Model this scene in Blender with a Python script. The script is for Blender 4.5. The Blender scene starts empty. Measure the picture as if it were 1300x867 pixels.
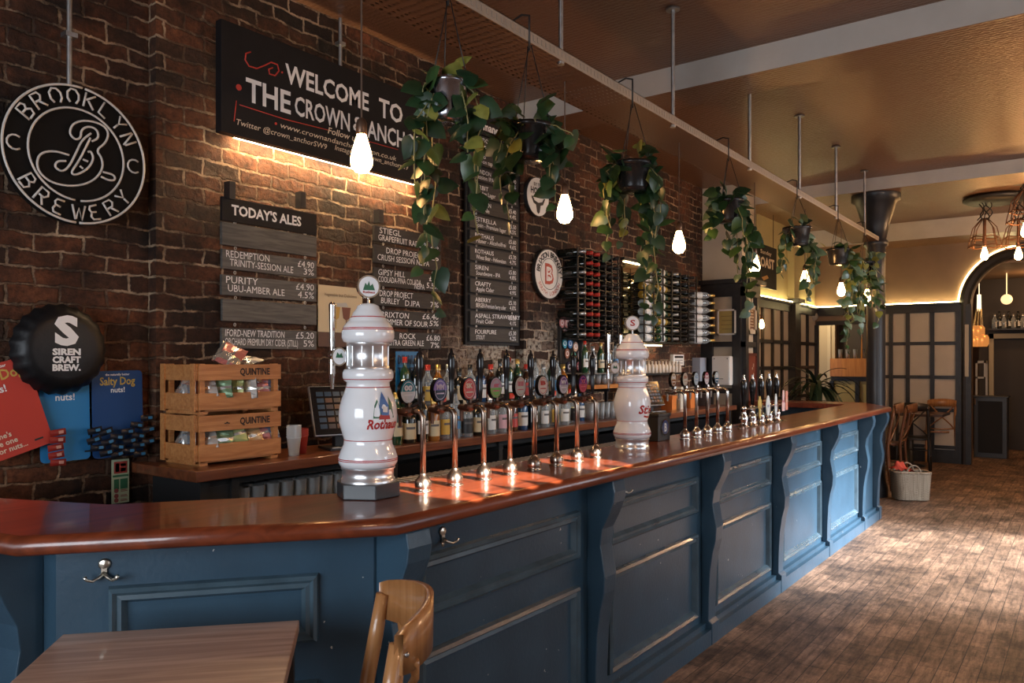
import bpy, bmesh, math, random
from mathutils import Vector, Matrix, Euler
random.seed(7)
sc = bpy.context.scene
col = sc.collection
PI = math.pi
# ---------------------------------------------------------------- camera
TH = math.radians(36.5); CS, SN = math.cos(TH), math.sin(TH)
FPX = 992.0; HOR = 459.0; H = 1.542
cam_d = bpy.data.cameras.new('camera'); cam = bpy.data.objects.new('camera', cam_d); col.objects.link(cam)
cam.location = (0, 0, H); cam.rotation_euler = (PI/2, 0, TH)
cam_d.sensor_width = 36; cam_d.lens = FPX/1300*36; cam_d.shift_y = (HOR-433.5)/1300
cam_d.clip_start = 0.05; cam_d.clip_end = 100
sc.camera = cam
sc.view_settings.view_transform = 'Standard'; sc.view_settings.look = 'None'
sc.view_settings.gamma = 1; sc.view_settings.use_curve_mapping = False
sc.view_settings.exposure = 0.30
sc.cycles.use_denoising = True
sc.cycles.max_bounces = 7; sc.cycles.diffuse_bounces = 4; sc.cycles.glossy_bounces = 4
sc.cycles.transmission_bounces = 6; sc.cycles.transparent_max_bounces = 8
sc.cycles.sample_clamp_indirect = 6; sc.cycles.caustics_reflective = False; sc.cycles.caustics_refractive = False
# ---------------------------------------------------------------- daylight
world = bpy.data.worlds.new('world'); sc.world = world; world.use_nodes = True
bg = world.node_tree.nodes['Background']; bg.inputs[0].default_value = (0.62, 0.75, 1.0, 1); bg.inputs[1].default_value = 0.6

def area(name, loc, target, sx, sy, power, color, spread=180):
    d = bpy.data.lights.new(name, 'AREA'); d.shape = 'RECTANGLE'; d.size = sx; d.size_y = sy
    d.energy = power; d.color = color; d.spread = math.radians(spread)
    o = bpy.data.objects.new(name, d); col.objects.link(o); o.location = loc
    o.rotation_euler = (Vector(target)-Vector(loc)).to_track_quat('-Z', 'Y').to_euler()
    return o
DAY = (0.84, 0.92, 1.0)
# daylight falls in through the street windows (right wall and the wall behind the viewer)
area('daylight_back_window', (-1.0, -3.1, 1.75), (-2.2, 2, 0.9), 3.0, 1.7, 135, DAY)
area('daylight_side_window_near', (3.25, 1.9, 1.9), (-2, 3.2, 1.0), 1.5, 1.8, 12, DAY)
area('daylight_side_window_middle', (3.25, 4.9, 1.9), (-2, 5.8, 0.9), 1.7, 1.8, 42, DAY)
area('daylight_side_window_far', (3.25, 7.9, 2.3), (-1.2, 7.2, 0.0), 1.7, 1.8, 80, DAY, 70)
def spot(name, loc, target, cone, blend, power, color, r):
    d = bpy.data.lights.new(name, 'SPOT'); d.energy = power; d.color = color; d.spot_size = math.radians(cone); d.spot_blend = blend; d.shadow_soft_size = r
    o = bpy.data.objects.new(name, d); col.objects.link(o); o.location = loc
    o.rotation_euler = (Vector(target)-Vector(loc)).to_track_quat('-Z', 'Y').to_euler()
# low sun falling through the street windows: a broad pool on the floor, two flecks on the counter by the taps
spot('sun_through_far_window', (5.6, 8.9, 3.9), (-0.75, 7.0, 0.0), 25, 1.0, 21000, (0.90, 0.95, 1.0), 0.35)
for y0, yt in ((0.80, 1.98), (0.80, 2.14), (0.80, 2.30), (0.80, 2.46), (1.15, 2.86), (1.15, 3.02)):
    spot('sun_fleck_on_counter', (5.4, y0, 3.72), (-1.80, yt, 1.1), 1.25, 0.3, 42000, (1.0, 0.86, 0.72), 0.01)
def lamp(name, loc, e, c=(1.0, 0.60, 0.33), r=0.12):
    d = bpy.data.lights.new(name, 'POINT'); d.energy = e; d.color = c; d.shadow_soft_size = r
    o = bpy.data.objects.new(name, d); col.objects.link(o); o.location = loc
# unseen warm point lamps without fittings, added right of the view for ceiling glow
lamp('unseen_lamp_near', (0.9, 1.6, 2.9), 26); lamp('unseen_lamp_middle', (0.9, 6.2, 2.9), 60); lamp('unseen_lamp_far', (0.3, 10.3, 2.9), 75)
# ---------------------------------------------------------------- picture to place
def ray(x, y):
    u = (x-650)/FPX; v = (HOR-y)/FPX
    return Vector((CS*u - SN, SN*u + CS, v))
def onX(x, y, X):
    d = ray(x, y); return Vector((0, 0, H)) + d*(X/d.x)
def onY(x, y, Y):
    d = ray(x, y); return Vector((0, 0, H)) + d*(Y/d.y)
def onZ(x, y, Z):
    d = ray(x, y); return Vector((0, 0, H)) + d*((Z-H)/d.z)
def zat(p, y):
    """height of the picture row y above the plan position p"""
    zc = -p[0]*SN + p[1]*CS
    return H + (HOR-y)/FPX*zc
def sizeat(p, px):
    return px/FPX*(-p[0]*SN + p[1]*CS)
# ---------------------------------------------------------------- materials
def nmat(name):
    m = bpy.data.materials.new(name); m.use_nodes = True
    nt = m.node_tree; b = nt.nodes['Principled BSDF']
    return m, nt, b
def N(nt, t, **kw):
    n = nt.nodes.new(t)
    for k, v in kw.items():
        if k in n.inputs: n.inputs[k].default_value = v
        else: setattr(n, k, v)
    return n
_mats = {}
def mat(name, color=(0.5, 0.5, 0.5), rough=0.5, metal=0.0, spec=0.5, noise=0.0, nscale=8.0, bump=0.0, bscale=40.0, coat=0.0, trans=0.0, emit=None, estr=0.0, sub=0.0):
    if name in _mats: return _mats[name]
    m, nt, b = nmat(name)
    b.inputs['Base Color'].default_value = (*color, 1); b.inputs['Roughness'].default_value = rough
    b.inputs['Metallic'].default_value = metal; b.inputs['Specular IOR Level'].default_value = spec
    b.inputs['Coat Weight'].default_value = coat; b.inputs['Coat Roughness'].default_value = 0.08
    b.inputs['Transmission Weight'].default_value = trans
    if emit: b.inputs['Emission Color'].default_value = (*emit, 1); b.inputs['Emission Strength'].default_value = estr
    tc = N(nt, 'ShaderNodeTexCoord')
    n = N(nt, 'ShaderNodeTexNoise', Scale=nscale, Detail=5.0)
    nt.links.new(tc.outputs['Object'], n.inputs['Vector'])
    if noise:
        r = N(nt, 'ShaderNodeValToRGB')
        r.color_ramp.elements[0].position = 0.3; r.color_ramp.elements[1].position = 0.7
        r.color_ramp.elements[0].color = (*[c*(1-noise) for c in color], 1)
        r.color_ramp.elements[1].color = (*[min(1, c*(1+noise)) for c in color], 1)
        nt.links.new(n.outputs['Fac'], r.inputs[0]); nt.links.new(r.outputs[0], b.inputs['Base Color'])
    if bump:
        n2 = N(nt, 'ShaderNodeTexNoise', Scale=bscale, Detail=4.0)
        nt.links.new(tc.outputs['Object'], n2.inputs['Vector'])
        bp = N(nt, 'ShaderNodeBump', Strength=bump, Distance=0.01)
        nt.links.new(n2.outputs['Fac'], bp.inputs['Height']); nt.links.new(bp.outputs[0], b.inputs['Normal'])
    _mats[name] = m
    return m
def wood(name, c1, c2, rough=0.4, coat=0.0, axis='Y', scale=1.0, ring=14.0, bump=0.1):
    if name in _mats: return _mats[name]
    m, nt, b = nmat(name)
    tc = N(nt, 'ShaderNodeTexCoord'); mp = N(nt, 'ShaderNodeMapping')
    s = {'X': (0.09, 1, 1), 'Y': (1, 0.09, 1), 'Z': (1, 1, 0.09)}[axis]
    mp.inputs['Scale'].default_value = [v*scale*ring for v in s]
    nt.links.new(tc.outputs['Object'], mp.inputs['Vector'])
    n = N(nt, 'ShaderNodeTexNoise', Scale=1.6, Detail=6.0, Distortion=1.2)
    nt.links.new(mp.outputs[0], n.inputs['Vector'])
    r = N(nt, 'ShaderNodeValToRGB'); r.color_ramp.elements[0].position = 0.32; r.color_ramp.elements[1].position = 0.68
    r.color_ramp.elements[0].color = (*c1, 1); r.color_ramp.elements[1].color = (*c2, 1)
    nt.links.new(n.outputs['Fac'], r.inputs[0]); nt.links.new(r.outputs[0], b.inputs['Base Color'])
    b.inputs['Roughness'].default_value = rough; b.inputs['Coat Weight'].default_value = coat; b.inputs['Coat Roughness'].default_value = 0.06
    if bump:
        bp = N(nt, 'ShaderNodeBump', Strength=bump, Distance=0.004)
        nt.links.new(n.outputs['Fac'], bp.inputs['Height']); nt.links.new(bp.outputs[0], b.inputs['Normal'])
    _mats[name] = m
    return m
def brick_mat():
    m, nt, b = nmat('old_brick')
    L = nt.links.new
    tc = N(nt, 'ShaderNodeTexCoord'); sx = N(nt, 'ShaderNodeSeparateXYZ'); L(tc.outputs['Object'], sx.inputs[0])
    ad = N(nt, 'ShaderNodeMath', operation='ADD'); L(sx.outputs[0], ad.inputs[0]); L(sx.outputs[1], ad.inputs[1])
    cb = N(nt, 'ShaderNodeCombineXYZ'); L(ad.outputs[0], cb.inputs[0]); L(sx.outputs[2], cb.inputs[1])
    # wobble so the courses are not ruler straight
    wn = N(nt, 'ShaderNodeTexNoise', Scale=7.0, Detail=3.0); L(cb.outputs[0], wn.inputs['Vector'])
    sb = N(nt, 'ShaderNodeVectorMath', operation='SUBTRACT'); sb.inputs[1].default_value = (0.5, 0.5, 0.5); L(wn.outputs['Color'], sb.inputs[0])
    scl = N(nt, 'ShaderNodeVectorMath', operation='SCALE'); scl.inputs['Scale'].default_value = 0.048; L(sb.outputs[0], scl.inputs[0])
    wn2 = N(nt, 'ShaderNodeTexNoise', Scale=34.0, Detail=4.0, Roughness=0.7); L(cb.outputs[0], wn2.inputs['Vector'])
    sb2 = N(nt, 'ShaderNodeVectorMath', operation='SUBTRACT'); sb2.inputs[1].default_value = (0.5, 0.5, 0.5); L(wn2.outputs['Color'], sb2.inputs[0])
    scl2 = N(nt, 'ShaderNodeVectorMath', operation='SCALE'); scl2.inputs['Scale'].default_value = 0.022; L(sb2.outputs[0], scl2.inputs[0])
    av0 = N(nt, 'ShaderNodeVectorMath', operation='ADD'); L(cb.outputs[0], av0.inputs[0]); L(scl.outputs[0], av0.inputs[1])
    av = N(nt, 'ShaderNodeVectorMath', operation='ADD'); L(av0.outputs[0], av.inputs[0]); L(scl2.outputs[0], av.inputs[1])
    def bk(w, off):
        t = N(nt, 'ShaderNodeTexBrick'); L(av.outputs[0], t.inputs['Vector'])
        t.offset = off; t.inputs['Scale'].default_value = 1.0
        t.inputs['Brick Width'].default_value = w; t.inputs['Row Height'].default_value = 0.078
        t.inputs['Mortar Size'].default_value = 0.0085; t.inputs['Mortar Smooth'].default_value = 0.5; t.inputs['Bias'].default_value = -0.1
        t.inputs['Color1'].default_value = (0.125, 0.048, 0.023, 1); t.inputs['Color2'].default_value = (0.030, 0.018, 0.013, 1)
        t.inputs['Mortar'].default_value = (0.075, 0.042, 0.027, 1)
        return t
    t = bk(0.21, 0.5)
    # soot and wear
    n2 = N(nt, 'ShaderNodeTexNoise', Scale=1.3, Detail=6.0, Roughness=0.65); L(cb.outputs[0], n2.inputs['Vector'])
    r2 = N(nt, 'ShaderNodeValToRGB'); r2.color_ramp.elements[0].position = 0.42; r2.color_ramp.elements[1].position = 0.60
    r2.color_ramp.elements[0].color = (0.20, 0.19, 0.18, 1); r2.color_ramp.elements[1].color = (1.25, 1.15, 1.0, 1)
    L(n2.outputs['Fac'], r2.inputs[0])
    n3 = N(nt, 'ShaderNodeTexNoise', Scale=28.0, Detail=8.0, Roughness=0.7); L(cb.outputs[0], n3.inputs['Vector'])
    r3 = N(nt, 'ShaderNodeValToRGB'); r3.color_ramp.elements[0].position = 0.3; r3.color_ramp.elements[1].position = 0.75
    r3.color_ramp.elements[0].color = (0.35, 0.33, 0.32, 1); r3.color_ramp.elements[1].color = (1.9, 1.75, 1.6, 1); L(n3.outputs['Fac'], r3.inputs[0])
    mx = N(nt, 'ShaderNodeMix', data_type='RGBA', blend_type='MULTIPLY'); mx.inputs[0].default_value = 1; L(t.outputs['Color'], mx.inputs[6]); L(r2.outputs[0], mx.inputs[7])
    mx2 = N(nt, 'ShaderNodeMix', data_type='RGBA', blend_type='MULTIPLY'); mx2.inputs[0].default_value = 1; L(mx.outputs[2], mx2.inputs[6]); L(r3.outputs[0], mx2.inputs[7])
    # pale mortar, patchy where it is not smoked over
    n5 = N(nt, 'ShaderNodeTexNoise', Scale=3.2, Detail=7.0, Roughness=0.72); L(cb.outputs[0], n5.inputs['Vector'])
    r5 = N(nt, 'ShaderNodeValToRGB'); r5.color_ramp.elements[0].position = 0.46; r5.color_ramp.elements[1].position = 0.64
    r5.color_ramp.elements[0].color = (0.05, 0.05, 0.05, 1); L(n5.outputs['Fac'], r5.inputs[0])
    mf = N(nt, 'ShaderNodeMath', operation='MULTIPLY'); L(t.outputs['Fac'], mf.inputs[0]); L(r5.outputs[0], mf.inputs[1])
    mx3 = N(nt, 'ShaderNodeMix', data_type='RGBA'); L(mf.outputs[0], mx3.inputs[0]); L(mx2.outputs[2], mx3.inputs[6]); mx3.inputs[7].default_value = (0.52, 0.36, 0.23, 1)
    # a paler patch mixed into the lower bricks of the second chimney breast
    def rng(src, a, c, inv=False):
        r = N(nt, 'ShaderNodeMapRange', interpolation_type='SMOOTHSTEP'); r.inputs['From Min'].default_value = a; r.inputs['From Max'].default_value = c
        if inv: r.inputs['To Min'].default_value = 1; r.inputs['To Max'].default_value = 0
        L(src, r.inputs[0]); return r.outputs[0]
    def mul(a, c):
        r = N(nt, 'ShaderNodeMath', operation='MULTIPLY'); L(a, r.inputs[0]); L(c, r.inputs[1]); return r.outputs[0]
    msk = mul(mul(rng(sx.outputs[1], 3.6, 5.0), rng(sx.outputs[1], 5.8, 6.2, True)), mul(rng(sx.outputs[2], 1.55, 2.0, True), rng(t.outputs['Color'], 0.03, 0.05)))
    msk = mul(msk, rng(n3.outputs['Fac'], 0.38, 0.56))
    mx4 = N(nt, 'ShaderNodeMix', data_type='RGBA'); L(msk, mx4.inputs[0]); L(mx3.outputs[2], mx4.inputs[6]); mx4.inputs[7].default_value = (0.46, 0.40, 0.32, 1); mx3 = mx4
    L(mx3.outputs[2], b.inputs['Base Color']); b.inputs['Roughness'].default_value = 0.75; b.inputs['Specular IOR Level'].default_value = 0.35
    inv = N(nt, 'ShaderNodeMath', operation='SUBTRACT'); inv.inputs[0].default_value = 1.0; L(t.outputs['Fac'], inv.inputs[1])
    ml = N(nt, 'ShaderNodeMath', operation='MULTIPLY_ADD'); ml.inputs[1].default_value = 0.75; L(n3.outputs['Fac'], ml.inputs[0]); L(inv.outputs[0], ml.inputs[2])
    n4 = N(nt, 'ShaderNodeTexNoise', Scale=9.0, Detail=2.0); L(cb.outputs[0], n4.inputs['Vector'])
    ml2 = N(nt, 'ShaderNodeMath', operation='MULTIPLY_ADD'); ml2.inputs[1].default_value = 1.1; L(n4.outputs['Fac'], ml2.inputs[0]); L(ml.outputs[0], ml2.inputs[2])
    bp = N(nt, 'ShaderNodeBump', Strength=1.0, Distance=0.020); L(ml2.outputs[0], bp.inputs['Height']); L(bp.outputs[0], b.inputs['Normal'])
    return m
def floor_mat():
    m, nt, b = nmat('worn_parquet')
    L = nt.links.new
    tc = N(nt, 'ShaderNodeTexCoord'); mp = N(nt, 'ShaderNodeMapping'); mp.inputs['Rotation'].default_value = (0, 0, PI/2)
    L(tc.outputs['Object'], mp.inputs['Vector'])
    t = N(nt, 'ShaderNodeTexBrick'); L(mp.outputs[0], t.inputs['Vector'])
    t.offset = 0.37; t.offset_frequency = 3; t.inputs['Scale'].default_value = 1.0; t.inputs['Brick Width'].default_value = 0.34; t.inputs['Row Height'].default_value = 0.088
    t.inputs['Mortar Size'].default_value = 0.0022; t.inputs['Mortar Smooth'].default_value = 0.3; t.inputs['Bias'].default_value = -0.1
    t.inputs['Color1'].default_value = (0.25, 0.165, 0.115, 1); t.inputs['Color2'].default_value = (0.13, 0.085, 0.058, 1); t.inputs['Mortar'].default_value = (0.018, 0.011, 0.008, 1)
    n = N(nt, 'ShaderNodeTexNoise', Scale=2.3, Detail=9.0, Roughness=0.8); L(tc.outputs['Object'], n.inputs['Vector'])
    r = N(nt, 'ShaderNodeValToRGB'); r.color_ramp.elements[0].position = 0.40; r.color_ramp.elements[1].position = 0.60
    r.color_ramp.elements[0].color = (0.38, 0.36, 0.36, 1); r.color_ramp.elements[1].color = (1.45, 1.4, 1.35, 1); L(n.outputs['Fac'], r.inputs[0])
    mp2 = N(nt, 'ShaderNodeMapping'); mp2.inputs['Scale'].default_value = (26, 3.0, 1); L(tc.outputs['Object'], mp2.inputs['Vector'])
    g = N(nt, 'ShaderNodeTexNoise', Scale=1.5, Detail=7.0, Roughness=0.75); L(mp2.outputs[0], g.inputs['Vector'])
    r4 = N(nt, 'ShaderNodeValToRGB'); r4.color_ramp.elements[0].position = 0.36; r4.color_ramp.elements[1].position = 0.6
    r4.color_ramp.elements[0].color = (0.35, 0.33, 0.33, 1); r4.color_ramp.elements[1].color = (1.4, 1.3, 1.2, 1); L(g.outputs['Fac'], r4.inputs[0])
    mx = N(nt, 'ShaderNodeMix', data_type='RGBA', blend_type='MULTIPLY'); mx.inputs[0].default_value = 1; L(t.outputs['Color'], mx.inputs[6]); L(r.outputs[0], mx.inputs[7])
    mx2 = N(nt, 'ShaderNodeMix', data_type='RGBA', blend_type='MULTIPLY'); mx2.inputs[0].default_value = 0.9; L(mx.outputs[2], mx2.inputs[6]); L(r4.outputs[0], mx2.inputs[7])
    L(mx2.outputs[2], b.inputs['Base Color'])
    mr = N(nt, 'ShaderNodeMapRange'); mr.inputs['To Min'].default_value = 0.72; mr.inputs['To Max'].default_value = 0.36; L(g.outputs['Fac'], mr.inputs[0]); L(mr.outputs[0], b.inputs['Roughness'])
    inv = N(nt, 'ShaderNodeMath', operation='SUBTRACT'); L(g.outputs['Fac'], inv.inputs[0]); L(t.outputs['Fac'], inv.inputs[1])
    bp = N(nt, 'ShaderNodeBump', Strength=0.5, Distance=0.004); L(inv.outputs[0], bp.inputs['Height']); L(bp.outputs[0], b.inputs['Normal'])
    return m
def ceiling_mat():
    m, nt, b = nmat('brown_gloss_anaglypta')
    L = nt.links.new
    tc = N(nt, 'ShaderNodeTexCoord')
    n = N(nt, 'ShaderNodeTexNoise', Scale=0.8, Detail=4.0); L(tc.outputs['Object'], n.inputs['Vector'])
    r = N(nt, 'ShaderNodeValToRGB'); r.color_ramp.elements[0].color = (0.135, 0.068, 0.038, 1); r.color_ramp.elements[1].color = (0.21, 0.098, 0.050, 1); L(n.outputs['Fac'], r.inputs[0]); L(r.outputs[0], b.inputs['Base Color'])
    b.inputs['Roughness'].default_value = 0.33
    v = N(nt, 'ShaderNodeTexWave', Scale=9.0, Distortion=5.0, bands_direction='Y'); v.inputs['Detail'].default_value = 3; v.inputs['Detail Scale'].default_value = 4; L(tc.outputs['Object'], v.inputs['Vector'])
    bp = N(nt, 'ShaderNodeBump', Strength=0.22, Distance=0.01); L(v.outputs['Fac'], bp.inputs['Height']); L(bp.outputs[0], b.inputs['Normal'])
    return m
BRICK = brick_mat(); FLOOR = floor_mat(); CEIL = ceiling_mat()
CREAM = mat('cream_wall_paint', (0.50, 0.43, 0.33), 0.6, noise=0.08, nscale=3)
BEAMP = mat('cream_beam_paint', (0.52, 0.49, 0.45), 0.6, noise=0.08, nscale=4, bump=0.1)
OCHRE = mat('ochre_wall_paint', (0.44, 0.37, 0.19), 0.55, noise=0.08, nscale=3)
BROWNW = mat('brown_wall_paint', (0.22, 0.14, 0.085), 0.5, noise=0.1, nscale=3)
DARKW = mat('dark_timber', (0.018, 0.017, 0.018), 0.4, noise=0.3, nscale=12)
PANEL = mat('greige_panel', (0.50, 0.45, 0.38), 0.5, noise=0.06, nscale=4)
BLUE = mat('blue_bar_paint', (0.030, 0.066, 0.102), 0.32, noise=0.15, nscale=5, bump=0.08, bscale=60)
def chips(m):
    nt = m.node_tree; L = nt.links.new; b = nt.nodes['Principled BSDF']; src = b.inputs['Base Color'].links[0].from_socket; tc = N(nt, 'ShaderNodeTexCoord')
    a = N(nt, 'ShaderNodeTexNoise', Scale=42.0, Detail=2.0); c = N(nt, 'ShaderNodeTexNoise', Scale=2.6, Detail=2.0); L(tc.outputs['Object'], a.inputs['Vector']); L(tc.outputs['Object'], c.inputs['Vector'])
    g1 = N(nt, 'ShaderNodeMath', operation='GREATER_THAN'); g1.inputs[1].default_value = 0.755; L(a.outputs['Fac'], g1.inputs[0])
    g2 = N(nt, 'ShaderNodeMath', operation='GREATER_THAN'); g2.inputs[1].default_value = 0.54; L(c.outputs['Fac'], g2.inputs[0])
    mu = N(nt, 'ShaderNodeMath', operation='MULTIPLY'); L(g1.outputs[0], mu.inputs[0]); L(g2.outputs[0], mu.inputs[1])
    mx = N(nt, 'ShaderNodeMix', data_type='RGBA'); L(mu.outputs[0], mx.inputs[0]); L(src, mx.inputs[6]); mx.inputs[7].default_value = (0.5, 0.5, 0.47, 1); L(mx.outputs[2], b.inputs['Base Color'])
chips(BLUE)
BARTOP = wood('varnished_mahogany', (0.10, 0.020, 0.008), (0.22, 0.046, 0.016), 0.28, 0.45, 'Y', 1.0, 10, 0.03)
BACKTOP = wood('back_bar_mahogany', (0.10, 0.030, 0.014), (0.22, 0.07, 0.028), 0.3, 0.4, 'Y', 1.0, 14, 0.05)
BLACK = mat('black_paint', (0.012, 0.012, 0.013), 0.45)
MBLACK = mat('matt_black', (0.010, 0.010, 0.011), 0.8)
GBLACK = mat('gloss_black', (0.008, 0.008, 0.009), 0.12)
IRON = mat('dark_cast_iron', (0.014, 0.017, 0.023), 0.38, noise=0.2)
STEEL = mat('dull_galvanised_steel', (0.42, 0.41, 0.40), 0.42, 1.0, noise=0.15, nscale=30)
CHROME = mat('chrome', (0.80, 0.80, 0.80), 0.10, 1.0)
BAND = mat('satin_chrome_band', (0.84, 0.84, 0.85), 0.3, 0.85)
BRASS = mat('old_brass', (0.55, 0.42, 0.22), 0.3, 1.0)
PEWTER = mat('brushed_pewter', (0.36, 0.29, 0.24), 0.27, 1.0, noise=0.12, nscale=40)
# ---------------------------------------------------------------- mesh helpers
class MB:
    def __init__(s): s.v = []; s.f = []; s.m = []; s.sm = []; s.M = Matrix()
    def add(s, vs, fs, mi=0, smooth=False, M=None):
        k = len(s.v); T = s.M if M is None else s.M @ M
        s.v += [T @ Vector(p) for p in vs]
        for f in fs: s.f.append([i+k for i in f]); s.m.append(mi); s.sm.append(smooth)
        return s
    def box(s, c, d, mi=0, M=None):
        x, y, z = c; a, b, e = d[0]/2, d[1]/2, d[2]/2
        vs = [(x+i*a, y+j*b, z+k*e) for k in (-1, 1) for j in (-1, 1) for i in (-1, 1)]
        return s.add(vs, [(0, 2, 3, 1), (4, 5, 7, 6), (0, 1, 5, 4), (2, 6, 7, 3), (0, 4, 6, 2), (1, 3, 7, 5)], mi, False, M)
    def span(s, a, b, mi=0):
        return s.box([(a[i]+b[i])/2 for i in range(3)], [abs(a[i]-b[i]) for i in range(3)], mi)
    def prism(s, pts, z0, z1, mi=0, smooth=False, M=None):
        n = len(pts); vs = [(p[0], p[1], z0) for p in pts] + [(p[0], p[1], z1) for p in pts]
        s.add(vs, [list(range(n))[::-1], list(range(n, 2*n))], mi, False, M)
        return s.add(vs, [(i, (i+1) % n, (i+1) % n+n, i+n) for i in range(n)], mi, smooth, M)
    def lathe(s, prof, n=24, mi=0, M=None, smooth=True, cap=True):
        vs = []; fs = []
        for r, z in prof:
            for i in range(n):
                a = 2*PI*i/n; vs.append((r*math.cos(a), r*math.sin(a), z))
        for k in range(len(prof)-1):
            for i in range(n):
                j = (i+1) % n; fs.append((k*n+i, k*n+j, (k+1)*n+j, (k+1)*n+i))
        s.add(vs, fs, mi, smooth, M)
        if cap:
            e = []
            if prof[0][0] > 1e-5: e.append(list(range(n))[::-1])
            if prof[-1][0] > 1e-5: e.append([(len(prof)-1)*n+i for i in range(n)])
            if e: s.add(vs, e, mi, False, M)
        return s
    def cyl(s, p0, p1, r0, r1=None, n=12, mi=0, smooth=True):
        p0, p1 = Vector(p0), Vector(p1); d = p1-p0; r1 = r0 if r1 is None else r1
        M = Matrix.Translation(p0) @ d.to_track_quat('Z', 'Y').to_matrix().to_4x4()
        return s.lathe([(r0, 0), (r1, d.length)], n, mi, M, smooth)
    def tube(s, pts, r, n=8, mi=0, closed=False, rs=None):
        pts = [Vector(p) for p in pts]; m = len(pts); vs = []; fs = []; up = None
        for i, p in enumerate(pts):
            a = pts[(i-1) % m] if (closed or i > 0) else p; b = pts[(i+1) % m] if (closed or i < m-1) else p
            t = (b-a).normalized() if (b-a).length > 1e-9 else Vector((0, 0, 1))
            if up is None:
                up = Vector((0, 0, 1)) if abs(t.z) < 0.9 else Vector((1, 0, 0))
            x = up.cross(t)
            if x.length < 1e-4: x = Vector((1, 0.3, 0)).cross(t)
            x.normalize(); y = t.cross(x).normalized(); up = y
            rr = rs[i] if rs else r
            for k in range(n):
                an = 2*PI*k/n; vs.append(p + x*math.cos(an)*rr + y*math.sin(an)*rr)
        for i in range(m if closed else m-1):
            j = (i+1) % m
            for k in range(n):
                l = (k+1) % n; fs.append((i*n+k, i*n+l, j*n+l, j*n+k))
        if not closed: fs += [list(range(n))[::-1], [(m-1)*n+k for k in range(n)]]
        return s.add(vs, fs, mi, True)
    def ball(s, c, r, n=16, mi=0, sq=1.0, M=None):
        k = max(6, n//2); T = Matrix.Translation(c)
        if M is not None: T = M @ T
        return s.lathe([(max(1e-6, r*math.sin(PI*i/k)), -r*sq*math.cos(PI*i/k)) for i in range(k+1)], n, mi, T, True, False)
    def build(s, name, mats, parent=None, loc=None, bevel=0.0, weld=False, **tags):
        me = bpy.data.meshes.new(name); o = bpy.data.objects.new(name, me); col.objects.link(o)
        if loc is not None: o.location = loc
        inv = Matrix.Identity(4)
        if parent is not None:
            o.parent = parent; inv = wm(parent).inverted()
        elif loc is not None: inv = Matrix.Translation(-Vector(loc))
        if parent is not None and loc is not None: inv = Matrix.Translation(-Vector(loc)) @ inv
        me.from_pydata([tuple(inv @ v) for v in s.v], [], s.f)
        ms = mats if isinstance(mats, (list, tuple)) else [mats]
        for m in ms: me.materials.append(m)
        me.polygons.foreach_set('material_index', s.m); me.polygons.foreach_set('use_smooth', s.sm)
        me.update()
        if bevel:
            bm = bmesh.new(); bm.from_mesh(me)
            bmesh.ops.remove_doubles(bm, verts=bm.verts, dist=1e-5)
            es = [e for e in bm.edges if len(e.link_faces) == 2 and e.calc_face_angle(0) > 0.7]
            bmesh.ops.bevel(bm, geom=es, offset=bevel, segments=2, affect='EDGES', profile=0.6)
            bm.to_mesh(me); bm.free()
        for k, v in tags.items(): o[k] = v
        return o
def wm(o):
    M = o.matrix_basis.copy()
    p = o.parent
    while p: M = p.matrix_basis @ M; p = p.parent
    return M
def thing(name, label, cat, loc=(0, 0, 0), rz=0.0, group=None):
    o = bpy.data.objects.new(name, None); col.objects.link(o); o.location = loc; o.rotation_euler = (0, 0, rz)
    o.empty_display_size = 0.05
    o['label'] = label; o['category'] = cat
    if group: o['group'] = group
    return o
def tag(o, label, cat, group=None):
    o['label'] = label; o['category'] = cat
    if group: o['group'] = group
    return o
def copy_tree(o, parent=None):
    c = o.copy(); col.objects.link(c); c.parent = parent
    for ch in [x for x in col.objects if x.parent == o]: copy_tree(ch, c)
    return c
def frame(origin, xd, nd):
    """local x along xd, local z along nd (outward), local y up"""
    x = Vector(xd).normalized(); z = Vector(nd).normalized(); y = z.cross(x)
    return Matrix(((x.x, y.x, z.x, origin[0]), (x.y, y.y, z.y, origin[1]), (x.z, y.z, z.z, origin[2]), (0, 0, 0, 1)))
def LW(p): return frame(p, (0, 1, 0), (1, 0, 0))      # on things that face the room from the left wall
def FW(p): return frame(p, (1, 0, 0), (0, -1, 0))     # on things that face the viewer from the far wall
_tcache = {}
def text_geo(t, bold=0.0, shear=0.0, depth=0.0006):
    k = (t, bold, shear, depth)
    if k not in _tcache:
        cu = bpy.data.curves.new('t', 'FONT'); cu.body = t; cu.size = 1.0; cu.offset = bold; cu.shear = shear; cu.resolution_u = 2
        cu.align_x = 'LEFT'
        o = bpy.data.objects.new('t', cu); col.objects.link(o)
        bpy.context.view_layer.update()
        me = bpy.data.meshes.new_from_object(o.evaluated_get(bpy.context.evaluated_depsgraph_get()))
        vs = [tuple(v.co) for v in me.vertices]; fs = [list(p.vertices) for p in me.polygons]
        bpy.data.meshes.remove(me); bpy.data.objects.remove(o); bpy.data.curves.remove(cu)
        _tcache[k] = (vs, fs)
    return _tcache[k]
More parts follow.
